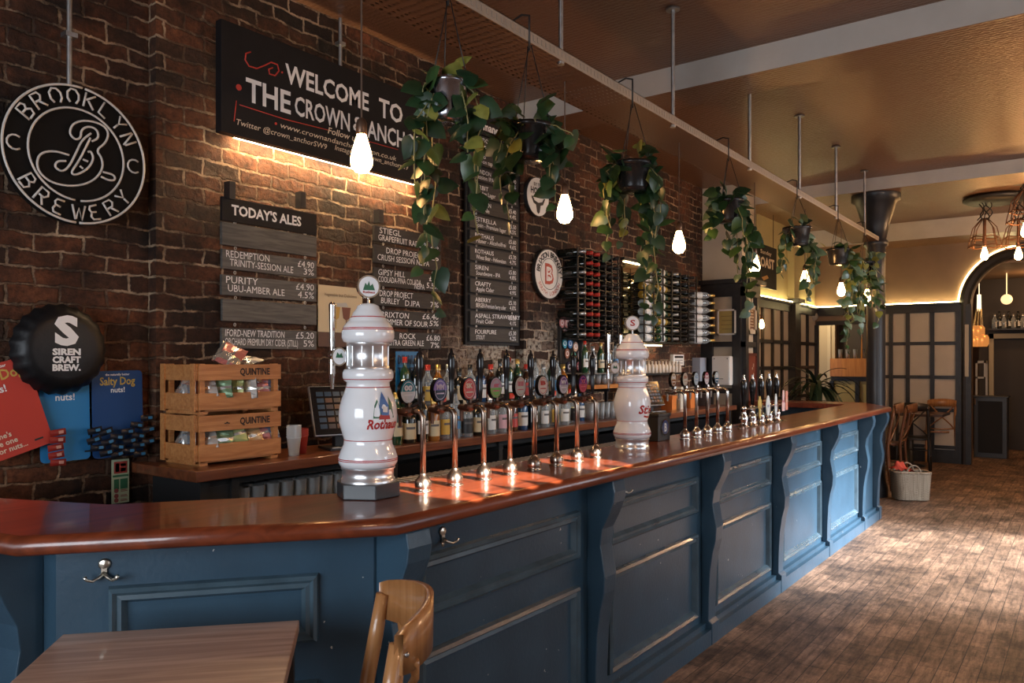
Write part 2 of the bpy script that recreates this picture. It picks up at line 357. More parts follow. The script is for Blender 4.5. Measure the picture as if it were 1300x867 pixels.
def text(mb, t, M, x0, y0, w=None, h=0.05, bold=0.0, shear=0.0, z=0.0012, mi=0, align='l', stretch=None, rot=0.0):
    """write t on frame M: h = cap height; w = total width (squeezed to fit)"""
    vs, fs = text_geo(t, bold, shear)
    if not vs: return 0
    a = min(v[0] for v in vs); b = max(v[0] for v in vs)
    sy = h/0.70; sx = (w/(b-a)) if w else sy*(stretch or 1.0)
    ww = (b-a)*sx; ox = {'l': 0, 'c': -ww/2, 'r': -ww}[align]
    T = M @ Matrix.Translation((x0, y0, z)) @ Matrix.Rotation(rot, 4, 'Z') @ Matrix.Diagonal((sx, sy, 1, 1)).copy()
    mb.add([(v[0]-a+ox/sx, v[1], 0) for v in vs], fs, mi, False, T)
    return ww
def arc_text(mb, t, M, r, a0, a1, h, bold=0.0, z=0.0012, mi=0, inward=False, sx=1.0):
    n = len(t)
    for i, ch in enumerate(t):
        if ch == ' ': continue
        a = a0+(a1-a0)*(i/(max(1, n-1)))
        rot = a-PI/2 if not inward else a+PI/2
        vs, fs = text_geo(ch, bold)
        x_ = [v[0] for v in vs]; mid = (min(x_)+max(x_))/2; s = h/0.70
        T = M @ Matrix.Translation((r*math.cos(a), r*math.sin(a), z)) @ Matrix.Rotation(rot, 4, 'Z')
        mb.add([((v[0]-mid)*s*sx, v[1]*s - h/2, 0) for v in vs], fs, mi, False, T)
def disc(mb, M, r, d=0.004, n=40, mi=0, z=0.0, sx=1.0):
    mb.prism([(r*sx*math.cos(2*PI*i/n), r*math.sin(2*PI*i/n)) for i in range(n)], z, z+d, mi, True, M)
def ring(mb, M, r0, r1, z=0.001, n=40, mi=0, sx=1.0):
    vs = []; fs = []
    for i in range(n):
        a = 2*PI*i/n
        for r in (r0, r1): vs.append((r*sx*math.cos(a), r*math.sin(a), z))
    for i in range(n):
        j = (i+1) % n; fs.append((2*i, 2*i+1, 2*j+1, 2*j))
    mb.add(vs, fs, mi, False, M)
def struct(o): o['kind'] = 'structure'; return o
# ================================================================ the room
XW = -3.70; CZ = 3.592; YF = 13.5; YPIL = 8.8
b = MB(); b.span((-6.2, -3.2, -0.12), (3.6, 17.2, 0)); struct(b.build('floor', FLOOR))
b = MB(); b.span((-6.2, -3.2, CZ), (3.6, YF+0.3, CZ+0.15)); struct(b.build('ceiling', CEIL))
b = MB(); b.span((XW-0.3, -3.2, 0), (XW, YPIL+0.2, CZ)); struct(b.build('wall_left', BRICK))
# chimney breasts of the same brick
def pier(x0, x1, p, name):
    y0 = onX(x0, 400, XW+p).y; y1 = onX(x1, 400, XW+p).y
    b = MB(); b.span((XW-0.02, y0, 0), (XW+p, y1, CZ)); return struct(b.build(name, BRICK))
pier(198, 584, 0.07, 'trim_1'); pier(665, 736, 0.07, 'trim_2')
# left wall beyond the brick, panelled
b = MB(); b.span((XW-0.3, YPIL+0.2, 0), (XW, YF+0.1, CZ)); struct(b.build('wall_left_far', OCHRE))
# beams
for k, (y0, y1, dz) in enumerate(((5.03, 5.41, 1.88), (9.40, 10.02, 1.91), (12.7, YF+0.05, 1.79))):
    b = MB(); b.span((XW-0.1, y0, H+dz), (3.2, y1, CZ+0.02), 0)
    b.add([(XW-0.1, y0-0.004, H+dz-0.002), (3.2, y0-0.004, H+dz-0.002), (3.2, y0-0.004, CZ), (XW-0.1, y0-0.004, CZ)], [(0, 1, 2, 3)], 1)
    struct(b.build('trim_%d' % (3+k), [CEIL, BEAMP]))
# walls with windows the daylight comes through (right and behind the viewer)
def wall_open(name, axis, c, a0, a1, holes, m, th=0.2):
    b = MB(); cur = a0
    def sp(u0, u1, z0, z1):
        if u1-u0 < 1e-3 or z1-z0 < 1e-3: return
        if axis == 'x': b.span((c, u0, z0), (c+th, u1, z1))
        else: b.span((u0, c-th, z0), (u1, c, z1))
    for (h0, h1, z0, z1) in holes:
        sp(cur, h0, 0, CZ); sp(h0, h1, 0, z0); sp(h0, h1, z1, CZ); cur = h1
    sp(cur, a1, 0, CZ); return struct(b.build(name, m))
RW = [(1.0, 2.8, 0.85, 3.0), (4.0, 5.8, 0.85, 3.0), (7.0, 8.8, 0.85, 3.0)]
wall_open('wall_right', 'x', 3.0, -3.0, YF+0.1, RW, CREAM)
wall_open('wall_front', 'y', -3.0, -4.0, 3.2, [(-2.7, 0.7, 0.85, 2.8)], CREAM)
k = 1
for (h0, h1, z0, z1) in RW:
    b = MB()
    for t in (h0+0.04, (h0+h1)/2, h1-0.04): b.span((3.02, t-0.035, z0), (3.1, t+0.035, z1))
    for t in (z0+0.04, z0+1.4, z1-0.04): b.span((3.02, h0, t-0.035), (3.1, h1, t+0.035))
    struct(b.build('window_%d' % k, DARKW)); k += 1
b = MB()
for t in (-2.66, -1.0, 0.66): b.span((t-0.035, -3.1, 0.85), (t+0.035, -3.02, 2.8))
for t in (0.89, 2.1, 2.76): b.span((-2.7, -3.1, t-0.035), (0.7, -3.02, t+0.035))
struct(b.build('window_4', DARKW))
# far wall with a doorway at the left and an arch
ax0, ax1 = onY(1219, 400, YF).x, onY(1219, 400, YF).x + 1.62   # outer edges of the arch frame
acx = (ax0+ax1)/2; aro = (ax1-ax0)/2; ari = aro-0.15; azc = 2.40
dx0, dx1 = onY(1037, 400, YF).x, onY(1108, 400, YF).x; dzt = onY(1070, 412, YF).z
def far_wall():
    b = MB(); m = 26
    def sp(a, c, z0, z1): b.span((a, YF, z0), (c, YF+0.14, z1))
    sp(XW-0.3, dx0, 0, CZ); sp(dx0, dx1, dzt, CZ); sp(dx1, acx-ari, 0, CZ); sp(acx+ari, 3.2, 0, CZ)
    for i in range(m):
        a0 = PI-PI*i/m; a1 = PI-PI*(i+1)/m
        x0, x1 = acx+ari*math.cos(a0), acx+ari*math.cos(a1); z0, z1 = azc+ari*math.sin(a0), azc+ari*math.sin(a1)
        for y in (YF, YF+0.14):
            b.add([(x0, y, z0), (x1, y, z1), (x1, y, CZ), (x0, y, CZ)], [(0, 1, 2, 3)])
        b.add([(x0, YF, z0), (x1, YF, z1), (x1, YF+0.14, z1), (x0, YF+0.14, z0)], [(0, 1, 2, 3)])
    return struct(b.build('wall_back', BROWNW))
far_wall()
# room seen through the arch and the doorway
b = MB(); b.span((-6.2, 17.0, 0), (3.6, 17.2, 3.6)); struct(b.build('wall_back_room', BROWNW))
b = MB(); b.span((-6.2, YF+0.14, 0), (-6.0, 17.0, 3.6)); b.span((3.4, YF+0.14, 0), (3.6, 17.0, 3.6)); struct(b.build('wall_back_room_side', BROWNW))
b = MB(); b.span((-6.2, YF+0.14, 3.0), (3.6, 17.0, 3.15)); struct(b.build('ceiling_back_room', BROWNW))
# ---- arch architrave
def arch_trim():
    b = MB(); m = 30; prof = [(0.0, 0.0), (0.0, 0.05), (0.05, 0.075), (0.10, 0.05), (0.14, 0.06), (0.15, 0.0)]  # (inward from outer edge, out of wall)
    for y0 in (0,):
        path = [(acx-aro, 0.0, 1, 0)] + [(None, PI-PI*i/m, 0, 0) for i in range(m+1)] + [(acx+aro, 0.0, -1, 0)]
        rows = []
        rows.append([(acx-aro+a, YF-o, 0) for a, o in prof])
        for i in range(m+1):
            t = PI-PI*i/m; rows.append([(acx+(aro-a)*math.cos(t), YF-o, azc+(aro-a)*math.sin(t)) for a, o in prof])
        rows.append([(acx+aro-a, YF-o, 0) for a, o in prof])
        n = len(prof); vs = [p for r in rows for p in r]
        b.add(vs, [(i*n+k, i*n+k+1, (i+1)*n+k+1, (i+1)*n+k) for i in range(len(rows)-1) for k in range(n-1)], 0, False)
    b.prism([(-0.07, -0.02), (0.07, -0.02), (0.10, 0.22), (-0.10, 0.22)], 0, 0.12, 0, False, FW((acx, YF, azc+ari-0.02)))
    o = struct(b.build('trim_6', DARKW)); return o
arch_trim()
# ---- panelled dado: mullions + rail on the far wall and on the left wall beyond the brick
RZ = onY(1175, 388, YF).z
def dado(F, length, zt, cols, rows, name, panels=True):
    """F: frame with origin at the floor, x along the wall"""
    b = MB()
    b.box((length/2, zt-0.05, 0.03), (length, 0.12, 0.06), 0, F); b.box((length/2, zt+0.015, 0.045), (length, 0.03, 0.11), 0, F)
    b.box((length/2, 0.1, 0.02), (length, 0.2, 0.04), 0, F)
    for c in cols: b.box((c, zt/2, 0.02), (0.055, zt, 0.045), 0, F)
    for r in rows: b.box((length/2, r, 0.018), (length, 0.05, 0.04), 0, F)
    o = struct(b.build(name, DARKW))
    p = MB(); p.box((length/2, zt/2, 0.004), (length, zt, 0.008), 0, F)
    o2 = struct(p.build(name+'_panel', PANEL))
c0 = dx1
L1 = ax0-dx1
z2, z3, z4, z5 = [onY(1175, y, YF).z for y in (436, 478.5, 520, 566)]
cx_ = [onY(x, 450, YF).x-c0 for x in (1153, 1184)]
dado(FW((c0, YF, 0)), L1, RZ, [0.03, (cx_[0]+0.03)/2*1.0, cx_[0], cx_[1], L1-0.03], [z2, z3, z4, z5], 'trim_7')
Fp = FW((dx0, YF, 0))
b = MB(); Ld = dx1-dx0
b.box((Ld/2, RZ-0.05, 0.03), (Ld+0.04, 0.12, 0.06), 0, Fp); b.box((Ld/2, RZ+0.015, 0.045), (Ld+0.04, 0.03, 0.11), 0, Fp); b.box((Ld/2, dzt+0.03, 0.02), (Ld, 0.07, 0.05), 0, Fp)
b.box((0.0, dzt/2, 0.02), (0.06, dzt, 0.05), 0, Fp)
struct(b.build('trim_8', DARKW))
# left wall beyond the pillar
yA = YPIL+0.4; LL = YF-yA
cols = [0.35+0.43*i for i in range(10) if 0.35+0.43*i < LL-0.1]
dado(frame((XW, yA, 0), (0, 1, 0), (1, 0, 0)), LL, RZ, cols, [onX(985, 434, XW).z, 1.45, 1.0], 'trim_9')
b = MB(); yp = onX(1003, 420, XW).y; b.span((XW, yp-0.12, 0), (XW+0.12, yp+0.12, RZ+0.08)); b.span((XW-0.01, yp-0.15, RZ+0.03), (XW+0.18, yp+0.15, RZ+0.09)); struct(b.build('trim_10', DARKW))
b = MB(); b.span((XW, yp-0.12, RZ+0.09), (XW+0.10, yp+0.12, CZ)); struct(b.build('trim_11', OCHRE))
# pillar that ends the brick wall: cream above, dark framed panels below
PX = onY(942, 400, YPIL).x; PD = onX(959, 400, PX).y-YPIL
b = MB(); b.span((XW, YPIL, 0), (PX, YPIL+PD, CZ)); struct(b.build('wall_pillar', CREAM))
Fa = FW((XW, YPIL, 0)); Wp = PX-XW; b = MB()
b.box((Wp/2, RZ-0.03, 0.03), (Wp, 0.16, 0.06), 0, Fa); b.box((Wp/2, RZ+0.06, 0.05), (Wp+0.08, 0.05, 0.14), 0, Fa)
for c, w in ((0.07, 0.14), (Wp-0.05, 0.10)): b.box((c, RZ/2, 0.025), (w, RZ, 0.05), 0, Fa)
for y in (437, 496): b.box((Wp/2, onY(925, y, YPIL).z, 0.02), (Wp, 0.06, 0.04), 0, Fa)
Fb = frame((PX, YPIL, 0), (0, 1, 0), (1, 0, 0))
b.box((PD/2, RZ-0.03, 0.03), (PD, 0.16, 0.06), 0, Fb); b.box((PD/2, RZ+0.06, 0.05), (PD+0.1, 0.05, 0.14), 0, Fb)
for c in (0.04, PD-0.04): b.box((c, RZ/2, 0.025), (0.08, RZ, 0.05), 0, Fb)
b.box((PD/2, onY(950, 437, YPIL).z, 0.02), (PD, 0.06, 0.04), 0, Fb)
struct(b.build('trim_12', DARKW))
# skirting-level LED strips that light the cove above the dado (real strips of the room)
LEDM = mat('led_strip_glow', (1, 0.9, 0.6), 0.5, emit=(1.0, 0.80, 0.38), estr=26)
def led(a, bb, name, label):
    m = MB(); m.span(a, bb); return tag(m.build(name, LEDM), label, 'light strip')
led((dx0+0.0, YF-0.085, RZ+0.032), (ax0-0.01, YF-0.065, RZ+0.045), 'led_strip', 'warm LED strip glowing along the panelling top of the far wall')
led((XW+0.065, yA+0.1, RZ+0.032), (XW+0.085, YF-0.05, RZ+0.045), 'led_strip', 'warm LED strip along the side panelling behind the ROAST board')
m = MB(); nn = 26
m.tube([(acx+(aro+0.025)*math.cos(PI-PI*i/nn), YF-0.02, azc+(aro+0.025)*math.sin(PI-PI*i/nn)) for i in range(nn+1)], 0.008, 6)
tag(m.build('led_strip', LEDM), 'warm LED strip glowing round the dark arch', 'light strip')
# ---- cast iron column
cp = (-1.98, 9.70)
t = struct(MB().lathe([(0.13, 0), (0.13, 0.1), (0.11, 0.16), (0.10, 0.25), (0.10, 2.6), (0.105, 2.85), (0.13, 2.87), (0.13, 2.92), (0.11, 2.94), (0.14, 3.1), (0.22, 3.36), (0.26, 3.38), (0.26, 3.45)], 28, 0, Matrix.Translation((cp[0], cp[1], 0))).build('column', IRON))
t['label'] = 'dark cast iron column with flared capital at the far end of the bar'

# ================================================================ the bar
A = Vector((-1.565, 1.572)); B = Vector((-2.168, 0.830)); d3 = Vector((-0.98, -0.20)).normalized()
C = B + d3*1.45
E = Vector((-1.565, 8.37)); F2 = Vector((-1.94, 9.05)); G2 = Vector((-3.08, 9.09))
inner = [Vector((-3.08, 8.62)), Vector((-2.05, 8.58)), Vector((-2.02, 8.3)), Vector((-2.02, 1.77)), Vector((-2.44, 1.20)), Vector((-2.83, 1.05)), C + Vector((-0.06, 0.46))]
outer = [C, B, A, E, F2, G2]
def offs(poly, d):
    out = []
    for i, p in enumerate(poly):
        ns = []
        if i > 0: t = (p-poly[i-1]).normalized(); ns.append(Vector((-t.y, t.x)))
        if i < len(poly)-1: t = (poly[i+1]-p).normalized(); ns.append(Vector((-t.y, t.x)))
        n = sum(ns, Vector((0, 0))); n.normalize(); c = n.dot(ns[0]); out.append(p+n*d/max(c, 0.4))
    return out
# worktop with rounded nose
def slab(outer, inner, prof, name, m):
    """prof: (offset inwards, z) going from the bottom inner edge, round the nose, to the top"""
    b = MB(); rows = [offs(outer, o) for o, z in prof]; n = len(outer)
    vs = [(p.x, p.y, prof[k][1]) for k, r in enumerate(rows) for p in r]
    b.add(vs, [(k*n+i, k*n+i+1, (k+1)*n+i+1, (k+1)*n+i) for k in range(len(prof)-1) for i in range(n-1)], 0, True)
    top = [(p.x, p.y, prof[-1][1]) for p in rows[-1]] + [(p.x, p.y, prof[-1][1]) for p in inner]
    bot = [(p.x, p.y, prof[0][1]) for p in rows[0]] + [(p.x, p.y, prof[0][1]) for p in inner]
    b.add(top, [list(range(len(top)))]); b.add(bot, [list(range(len(bot)))[::-1]])
    q = len(inner); iv = [(p.x, p.y, z) for z in (prof[0][1], prof[-1][1]) for p in inner]
    b.add(iv, [(i, i+1, i+1+q, i+q) for i in range(q-1)])
    return b.build(name, m)
nose = [(0.05, 1.048), (0.012, 1.05), (0.003, 1.056), (0.0, 1.066), (0.0, 1.078), (0.004, 1.089), (0.012, 1.096), (0.024, 1.10)]
top = slab(outer, inner, nose, 'mahogany_worktop', BARTOP)
tag(top, 'long polished reddish mahogany counter top of the bar with rounded edge', 'counter top')
FZ = 0.18      # face set back from the counter edge
front = thing('panelled_bar', 'blue painted panelled bar front under the long mahogany counter', 'bar', (-1.75, 4, 0))
face = offs(outer, FZ-0.03); faceb = offs(outer, FZ+0.04)
b = MB()
fp = face + faceb[::-1]
b.prism([(p.x, p.y) for p in fp][::-1], 0.0, 1.0465)
b.build('front_panelling', BLUE, front)
# plinth
b = MB(); po = offs(outer, FZ-0.09); pi_ = offs(outer, FZ-0.02)
b.prism([(p.x, p.y) for p in po+pi_[::-1]][::-1], 0.0, 0.085)
po = offs(outer, FZ-0.06)
b.prism([(p.x, p.y) for p in po+pi_[::-1]][::-1], 0.085, 0.115)
b.build('plinth', BLUE, front)
MOULD = mat('blue_moulding_worn_highlit', (0.060, 0.100, 0.130), 0.26, noise=0.25, nscale=9, coat=.3)  # lightened bar blue: worn edges and window highlights put into the colour
def moulding(F, x0, x1, z0, z1, name='panel_moulding', w=0.048, d=0.028):
    """raised picture-frame moulding round a panel"""
    b = MB()
    prof = [(0, 0), (0.004, d*0.7), (w*0.3, d), (w*0.5, d*0.6), (w*0.75, d*0.75), (w, 0)]
    P = [(x0, z0), (x1, z0), (x1, z1), (x0, z1)]; sg = [(1, 1), (-1, 1), (-1, -1), (1, -1)]
    rows = [[(P[i][0]+sg[i][0]*a, P[i][1]+sg[i][1]*a, o) for a, o in prof] for i in range(4)]
    n = len(prof); vs = [p for r in rows for p in r]
    b.add(vs, [(i*n+k, i*n+k+1, ((i+1) % 4)*n+k+1, ((i+1) % 4)*n+k) for i in range(4) for k in range(n-1)][::1], 0, False, F)
    return b.build(name, MOULD, front)
def bracket(F, x, w=0.10, name='corbel_bracket'):
    """scrolled corbel: side profile in (out, z)"""
    pr = [(0.0, 1.046), (0.125, 1.046), (0.135, 1.0), (0.128, 0.955), (0.105, 0.90), (0.075, 0.84), (0.066, 0.77), (0.078, 0.70), (0.088, 0.64), (0.083, 0.57), (0.066, 0.50), (0.052, 0.40), (0.045, 0.25), (0.043, 0.13), (0.064, 0.115), (0.064, 0.0), (0, 0)]
    b = MB(); T = F @ Matrix(((0, 0, 1, x-w/2), (0, 1, 0, 0), (1, 0, 0, 0), (0, 0, 0, 1)))
    b.prism(pr, 0, w, 0, False, T)
    return b.build(name, BLUE, front, bevel=0.004)
def seg(i):   # frame on the face segment i, x to the right as seen by a guest, z out
    p, q = face[i], face[i+1]; t = (q-p); L = t.length; t.normalize()
    return frame((p.x, p.y, 0), (t.x, t.y, 0), (t.y, -t.x, 0)), L
def panels(F, x0, x1):
    moulding(F, x0, x1, 0.725, 0.925); moulding(F, x0, x1, 0.16, 0.615)
F3, L3 = seg(2)
brY = [1.685, 2.90, 4.11, 5.30, 6.50, 7.70, 8.31]
y0f = face[2].y
bxs = [y-y0f for y in brY]
for x in bxs: bracket(F3, x)
for a, c in zip(bxs[:-1], bxs[1:]):
    if c-a > 0.8: panels(F3, a+0.11, c-0.13)
F1, L1_ = seg(1)
panels(F1, 0.13, L1_-0.16)
F0, L0 = seg(0)
bracket(F0, L0-0.10); panels(F0, 0.1, L0-0.28)
F4, L4 = seg(3); panels(F4, 0.12, L4-0.12)
def hook(F, x, z):
    b = MB(); T = F
    b.lathe([(0, 0.0), (0.016, 0.001), (0.016, 0.005), (0.011, 0.008), (0, 0.009)], 16, 0, F @ Matrix.Translation((x, z+0.022, 0)))
    b.box((x, z+0.005, 0.004), (0.014, 0.03, 0.007), 0, F)
    for s in (-1, 1):
        pts = [F @ Vector((x+s*a, z+c, o)) for a, c, o in ((0.0, 0.0, 0.006), (0.01, -0.012, 0.014), (0.025, -0.018, 0.026), (0.037, -0.012, 0.034), (0.041, -0.003, 0.036))]
        b.tube(pts, 0.004, 8, 0, False, [0.005, 0.005, 0.0045, 0.004, 0.0055])
    return b
def hk(F, x, z, lab):
    o = hook(F, x, z).build('coat_hook', mat('worn_nickel', (0.72, 0.66, 0.56), 0.3, 1.0), front); o['label'] = lab
Fi = F1.inverted()
hk(F1, 0.12, 0.965, 'pale brass double coat hook')
hk(F3, bxs[0]+0.245, 0.962, 'pale brass double coat hook'); hk(F3, bxs[1]+0.25, 0.962, 'pale brass double coat hook')
hk(F4, 0.2, 0.96, 'pale brass double coat hook')
# steel drip gutter strip behind the near taps
b = MB(); b.span((-2.115, 1.95, 1.06), (-2.022, 4.1, 1.098)); 
for i in range(60): b.span((-2.11, 1.97+i*0.035, 1.098), (-2.03, 1.985+i*0.035, 1.1015))
tag(b.build('drip_gutter', mat('brushed_steel', (0.55, 0.53, 0.50), 0.35, 1.0)), 'brushed steel slotted drip gutter along the inner edge of the counter', 'drip tray')

# ================================================================ cable tray and rods
XR, XL, TZ = -1.93, -2.22, H+1.367
def tray_mat():
    m, nt, bs = nmat('perforated_brown_steel'); L = nt.links.new
    tc = N(nt, 'ShaderNodeTexCoord'); mp = N(nt, 'ShaderNodeMapping'); mp.inputs['Scale'].default_value = (44, 22, 1); L(tc.outputs['Object'], mp.inputs[0])
    v = N(nt, 'ShaderNodeTexVoronoi', Scale=1.0); v.inputs['Randomness'].default_value = 0.0; L(mp.outputs[0], v.inputs['Vector'])
    lt = N(nt, 'ShaderNodeMath', operation='LESS_THAN'); lt.inputs[1].default_value = 0.25; L(v.outputs['Distance'], lt.inputs[0])
    tr = N(nt, 'ShaderNodeBsdfTransparent'); mx = N(nt, 'ShaderNodeMixShader'); L(lt.outputs[0], mx.inputs[0]); L(bs.outputs[0], mx.inputs[1]); L(tr.outputs[0], mx.inputs[2])
    L(mx.outputs[0], nt.nodes['Material Output'].inputs['Surface'])
    bs.inputs['Base Color'].default_value = (0.17, 0.085, 0.045, 1); bs.inputs['Metallic'].default_value = 0.5; bs.inputs['Roughness'].default_value = 0.4
    return m
TRAYM = tray_mat()
tray = thing('cable_tray', 'long perforated brown metal tray hung from the ceiling above the bar', 'cable tray', ((XL+XR)/2, 4, TZ))
b = MB(); b.span((XL, -1.0, TZ), (XR, 9.66, TZ+0.004)); b.build('perforated_base', TRAYM, tray)
b = MB(); b.span((XL-0.003, -1.0, TZ), (XL, 9.66, TZ+0.05)); b.build('side_rail', mat('tray_rail_left', (0.16, 0.09, 0.055), 0.4, 0.5), tray)
b = MB(); b.span((XR, -1.0, TZ), (XR+0.004, 9.66, TZ+0.05)); b.span((XR-0.02, -1, TZ+0.047), (XR+0.004, 9.66, TZ+0.05))
for i in range(330): b.span((XR+0.004, -0.98+i*0.0322, TZ+0.012), (XR+0.0065, -0.98+i*0.0322+0.012, TZ+0.038))
b.build('side_rail', mat('tray_rail_right', (0.42, 0.36, 0.30), 0.45, 0.5), tray)
for i, y in enumerate([1.81, 3.0, 4.19, 5.46, 6.64, 7.8, 8.97]):
    b = MB(); b.cyl((XR-0.012, y, TZ-0.01), (XR-0.012, y, CZ), 0.011 if i < 3 else 0.012, None, 10); b.lathe([(0.04, CZ-0.018), (0.04, CZ-0.006), (0.028, CZ)], 16, 0, Matrix.Translation((XR-0.012, y, 0)))
    b.cyl((XR-0.012, y, TZ-0.012), (XR-0.012, y, TZ+0.0), 0.018, None, 6)
    b.build('hanger_rod', STEEL, tray)
# ================================================================ signs and boards on the brick wall
CHALK = mat('chalk_white', (0.78, 0.77, 0.74), 0.8); CHALKW = mat('painted_white_lettering', (0.80, 0.80, 0.80), 0.6)
CHALKC = mat('cream_chalk', (0.70, 0.60, 0.46), 0.8); REDP = mat('red_sign_paint', (0.50, 0.045, 0.03), 0.5)
BOARD = mat('blackboard', (0.009, 0.008, 0.009), 0.6, spec=0.25, noise=0.2)
WHITE = mat('white_sign_enamel', (0.74, 0.72, 0.68), 0.35)
def wtext(mb, t, x0, y0, x1, h, X, **k):
    p = onX(x0, y0, X); q = onX(x1, y0, X)
    return text(mb, t, LW((X, 0, 0)), p.y, p.z, q.y-p.y, sizeat(p, h), **k)
def wbox(mb, x0, x1, y0, y1, X, d=0.02, mi=0):
    """board on the plane X; picture rows y0, y1 read at column x0"""
    p = onX(x0, y0, X); q = onX(x1, y0, X); r = onX(x0, y1, X)
    mb.span((X-d, p.y, r.z), (X, q.y, p.z), mi); return p.y, q.y, r.z, p.z
# --- welcome sign
XS = -3.53
ws = thing('welcome_sign', 'large black painted sign reading WELCOME TO THE CROWN & ANCHOR', 'sign', (XS, 3.05, H+1.45))
y0, y1, z0, z1 = 2.30, 3.80, H+1.165, H+1.735
b = MB(); b.span((XS-0.05, y0, z0), (XS, y1, z1)); b.build('sign_board', BOARD, ws, bevel=0.003)
b = MB()
wtext(b, 'WELCOME', 362, 104, 468, 24, XS, bold=0.022); wtext(b, 'TO', 481, 147, 511, 23, XS, bold=0.022)
wtext(b, 'THE', 312, 127, 369, 29, XS, bold=0.022); wtext(b, 'CROWN', 374, 145, 444, 24, XS, bold=0.018)
wtext(b, '&', 448, 165, 463, 19, XS, bold=0.01); wtext(b, 'ANCHOR', 466, 174, 537, 22, XS, bold=0.018)
b.build('lettering', CHALKW, ws)
b = MB()
wtext(b, 'Follow us', 416, 169, 455, 8, XS, shear=0.2, bold=0.01); wtext(b, 'www.crownandanchorbrixton.co.uk', 356, 162, 503, 7, XS, shear=0.2)
wtext(b, 'Twitter @crown_anchorSW9', 300, 158, 415, 7.5, XS, shear=0.2); wtext(b, 'Instagram @crown_anchorsw9', 425, 190, 518, 6.5, XS, shear=0.2)
b.build('small_lettering', CHALKC, ws)
b = MB()
def curl(pts, r): b.tube([onX(x, y, XS)+Vector((0.001, 0, 0)) for x, y in pts], r, 6)
curl([(318, 66), (312, 68), (311, 76), (316, 84), (326, 87), (336, 83), (344, 79), (352, 82), (354, 90), (349, 96), (342, 94), (341, 88), (346, 86)], 0.004)
curl([(304, 133), (360, 151), (416, 165)], 0.0025); curl([(300, 128), (297, 154)], 0.0025); curl([(455, 176), (505, 190)], 0.0025)
for x, y, r in ((303, 111, 0.016), (350, 157, 0.007), (358, 92, 0.005)): disc(b, LW(onX(x, y, XS)), r, 0.003, 14)
b.build('red_flourish', REDP, ws)
b = MB(); b.span((XS-0.072, y0+0.12, z0+0.004), (XS-0.055, y1-0.03, z0+0.02)); b.build('under_light', mat('sign_light_glow', (1, 0.9, 0.7), 0.5, emit=(1.0, 0.72, 0.40), estr=70), ws)
d = bpy.data.lights.new('sign_light', 'AREA'); d.shape = 'RECTANGLE'; d.size = 1.35; d.size_y = 0.03; d.energy = 9; d.color = (1.0, 0.62, 0.30)
lo = bpy.data.objects.new('sign_light', d); col.objects.link(lo); lo.location = (XS-0.052, (y0+y1)/2+0.05, z0-0.006)
lo.rotation_euler = frame((0, 0, 0), (0, 1, 0), Vector((0.45, 0, 1))).to_euler()
lo.rotation_euler = (Matrix(((0, -1, 0), (1, 0, 0), (0, 0, 1)))).to_4x4().to_euler()
for x, yb in ((430, 20), (85, 103)):
    pass
b = MB(); p = onX(432, 60, -3.6); b.cyl((-3.60, p.y, z1-0.02), (-3.60, p.y, CZ), 0.011); b.box((-3.60, p.y, zat(p, 56)), (0.045, 0.045, 0.02))
tag(b.build('conduit_pipe', STEEL), 'steel conduit pipe dropping from the ceiling to the welcome sign', 'pipe')
# --- neon ring sign
XN = -3.60
pl, pr_ = onX(1, 196, XN), onX(184, 196, XN); yc = (pl.y+pr_.y)/2; R0 = (pr_.y-pl.y)/2; pc = Vector((XN, yc, zat((XN, yc), 196.5)))
neon = thing('neon_sign', 'round unlit glass tube sign reading BROOKLYN BREWERY on the brick wall', 'sign', pc)
M0 = LW(pc); b = MB(); disc(b, M0, R0+0.004, 0.012, 64, 0, -0.03); b.build('backing_disc', mat('black_acrylic', (0.006, 0.0055, 0.0055), 0.7, spec=0.15), neon)
TUBE = mat('unlit_neon_glass', (0.62, 0.58, 0.54), 0.25)
b = MB()
def nt_(pts, r=0.0055, closed=False): b.tube([M0 @ Vector((x, y, 0.0)) for x, y in pts], r, 8, 0, closed)
def circ(r, a0=0, a1=2*PI, n=64): return [(r*math.cos(a0+(a1-a0)*i/n), r*math.sin(a0+(a1-a0)*i/n)) for i in range(n+1)]
nt_(circ(R0-0.004, PI/2-0.1, -PI/2+0.02+0, 40)); nt_(circ(R0-0.004, PI/2-0.06, 3*PI/2-0.03, 40))
nt_(circ(R0*0.665, -PI/2+0.06, 3*PI/2-0.06), 0.005)
LET = {'B': [[(0, 0), (0, 1), (.55, 1), (.7, .78), (.5, .55), (.1, .55)], [(.5, .55), (.8, .35), (.65, .03), (0.12, 0)]],
 'R': [[(0, 0), (0, 1), (.6, 1), (.75, .75), (.55, .5), (.12, .5)], [(.4, .45), (.8, 0)]],
 'O': [[(.2, .08), (.02, .35), (.05, .75), (.35, 1), (.7, .95), (.92, .65), (.88, .3), (.65, .03)]],
 'K': [[(0, 0), (0, 1)], [(.75, 1), (.12, .5)], [(.3, .5), (.8, 0)]], 'L': [[(0, 1), (0, .08), (.65, 0)]],
 'Y': [[(0, 1), (.4, .5), (.8, 1)], [(.4, .42), (.4, 0)]], 'N': [[(0, 0), (0, .95)], [(.08, 1), (.7, 0), (.78, .1), (.78, 1)]],
 'E': [[(.65, 1), (.1, .95), (0, .75), (.1, .55), (.5, .52)], [(.1, .48), (0, .25), (.12, .04), (.7, 0)]], 'W': [[(0, 1), (.25, .0)], [(.3, .05), (.5, .8), (.75, 0), (1, 1)]],
 'C': [[(.85, .8), (.5, 1), (.1, .75), (.05, .3), (.4, 0), (.75, .1)]]}
